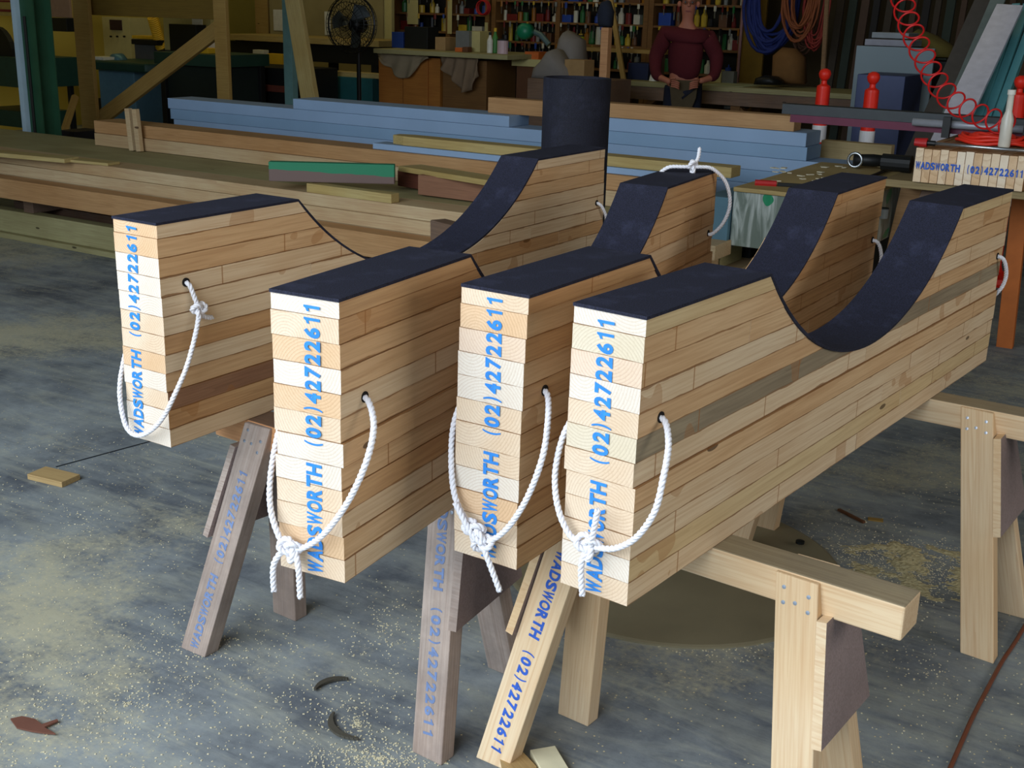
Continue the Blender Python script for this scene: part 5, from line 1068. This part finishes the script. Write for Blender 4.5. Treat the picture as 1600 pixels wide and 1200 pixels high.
chip('long splinter of wood on the floor right of the disc', 1330, 806, .12, .012, .008, -.5, BR, 'splinter', 'wood_splinter'); chip('small yellow leaf shaped chip right of the splinter', 1368, 812, .05, .025, .004, .3, plain('dry_leaf_yellow', (150, 120, 60), .8), 'chip', 'wood_chip')
chip('brown stick shard on the disc under the new sawhorse', 1145, 935, .07, .012, .008, -.9, BR, 'splinter', 'wood_splinter')
# curled shavings, leaf
def curl(label, u, v, r, a0, a1, mat):
    c = atz(u, v, .004); mb = MB(); n = 14
    for i in range(n):
        aa, ab = a0+(a1-a0)*i/n, a0+(a1-a0)*(i+1)/n; w = .006*math.sin(PI*(i+.5)/n)+.002
        A = c+Vector((math.cos(aa), math.sin(aa), 0))*r; B = c+Vector((math.cos(ab), math.sin(ab), 0))*r; d_ = (A-c).normalized(); e_ = (B-c).normalized()
        mb.add([A-d_*w, A+d_*w, B+e_*w, B-e_*w, A-d_*w+ZD*.006, A+d_*w+ZD*.006, B+e_*w+ZD*.006, B-e_*w+ZD*.006], [(0, 3, 2, 1), (4, 5, 6, 7), (0, 1, 5, 4), (2, 3, 7, 6), (1, 2, 6, 5), (3, 0, 4, 7)])
    bm_ = mb.build('curled_shaving', mat); m_ = bmesh.new(); m_.from_mesh(bm_.data); bmesh.ops.remove_doubles(m_, verts=m_.verts, dist=.0008); m_.to_mesh(bm_.data); m_.free(); return tag(bm_, label, 'shaving')
curl('dark curled shaving on the floor between two sawhorses, upper', 530, 1082, .06, 1.9, 3.6, plain('dark_shaving', (70, 66, 56), .8)); curl('dark curled shaving on the floor between two sawhorses, lower', 570, 1125, .08, 3.4, 5.2, plain('dark_shaving2', (78, 74, 64), .8))
p = atz(46, 1136, .004); mb = MB(); Lf = [(-.06, 0), (-.045, .02), (-.01, .026), (.02, .018), (.035, .05), (.042, .046), (.034, .012), (.075, .006), (.05, -.004), (.02, -.012), (-.02, -.018)]
mb.prism(Lf, p, (1, .1, 0), (-.1, 1, 0), (0, 0, .004)); tag(mb.build('dry_leaf', plain('brown_dry_leaf', (112, 72, 58), .8)), 'dry brown leaf on the floor at the lower left', 'leaf')
# sawdust and chips: uncountable
mb = MB(); g = random.Random(17)
def scatter(cu, cv, ru, rv, n_, size=(.001, .0030)):
    for _ in range(int(n_*2.2)):
        a_ = g.uniform(0, 2*PI); r = g.random()**.8*1.3; u = cu+ru*r*math.cos(a_); v = cv+rv*r*math.sin(a_); q = atz(u, v, 0); s_ = g.uniform(*size)
        mb.box(q+ZD*s_*.3, (s_*g.uniform(1, 2), s_, s_*.6), Matrix.Rotation(g.uniform(0, 3), 3, 'Z'))
scatter(200, 1100, 220, 110, 500); scatter(560, 1130, 110, 70, 260); scatter(330, 1000, 110, 50, 160); scatter(600, 980, 60, 60, 120); scatter(1440, 890, 90, 40, 420); scatter(1330, 860, 90, 40, 180); scatter(1130, 985, 90, 40, 200); scatter(1450, 1050, 150, 120, 120); scatter(130, 820, 130, 120, 160)
scatter(590, 1185, 90, 20, 200); scatter(400, 760, 120, 90, 60); scatter(1480, 760, 110, 60, 50)
tag(mb.build('sawdust_chips', plain('sawdust_chip', (220, 210, 176), .9)), 'pale sawdust chips scattered over the concrete floor', 'sawdust', kind='stuff')
def heap(label, u, v, rx, ry, h, seed):
    c = atz(u, v, 0); mb = MB(); n = 90; vv = []
    for i in range(n+1):
        for j_ in range(n+1):
            x = (i/n*2-1); y = (j_/n*2-1); f = max(0, 1-(x*x+y*y)); z = h*(f*(.35+1.6*noise.noise(Vector((x*3+seed, y*3, 0)))+.9*noise.noise(Vector((x*9, y*9+seed, 0)))+.9*noise.noise(Vector((x*34, y*34+seed, 0))))-.22*(1-f))-.0012
            vv.append(Vector((c.x+x*rx, c.y+y*ry, z)))
    mb.add(vv, [(i*(n+1)+j_, (i+1)*(n+1)+j_, (i+1)*(n+1)+j_+1, i*(n+1)+j_+1) for i in range(n) for j_ in range(n)])
    return tag(mb.build('sawdust_heap', SDM), label, 'sawdust', kind='stuff')
SDM = plain('sawdust', (178, 166, 126), .95, var=.25, scale=90, bump=.4)
heap('sawdust heap on the floor between the two pale sawhorses', 1440, 890, .30, .24, .009, 1)

# extension cord, lower right
P = [atz(u, v, .006) for u, v in ((1478, 1215), (1500, 1165), (1520, 1120), (1545, 1072), (1565, 1035), (1585, 1005), (1620, 950), (1680, 880))]
mb = MB(); mb.tube(smooth_path(P, 8), .0055, 8); tag(mb.build('extension_cord', plain('brown_red_cord', (124, 72, 50), .5), smooth=True), 'reddish brown extension cord on the floor at the lower right', 'cord')
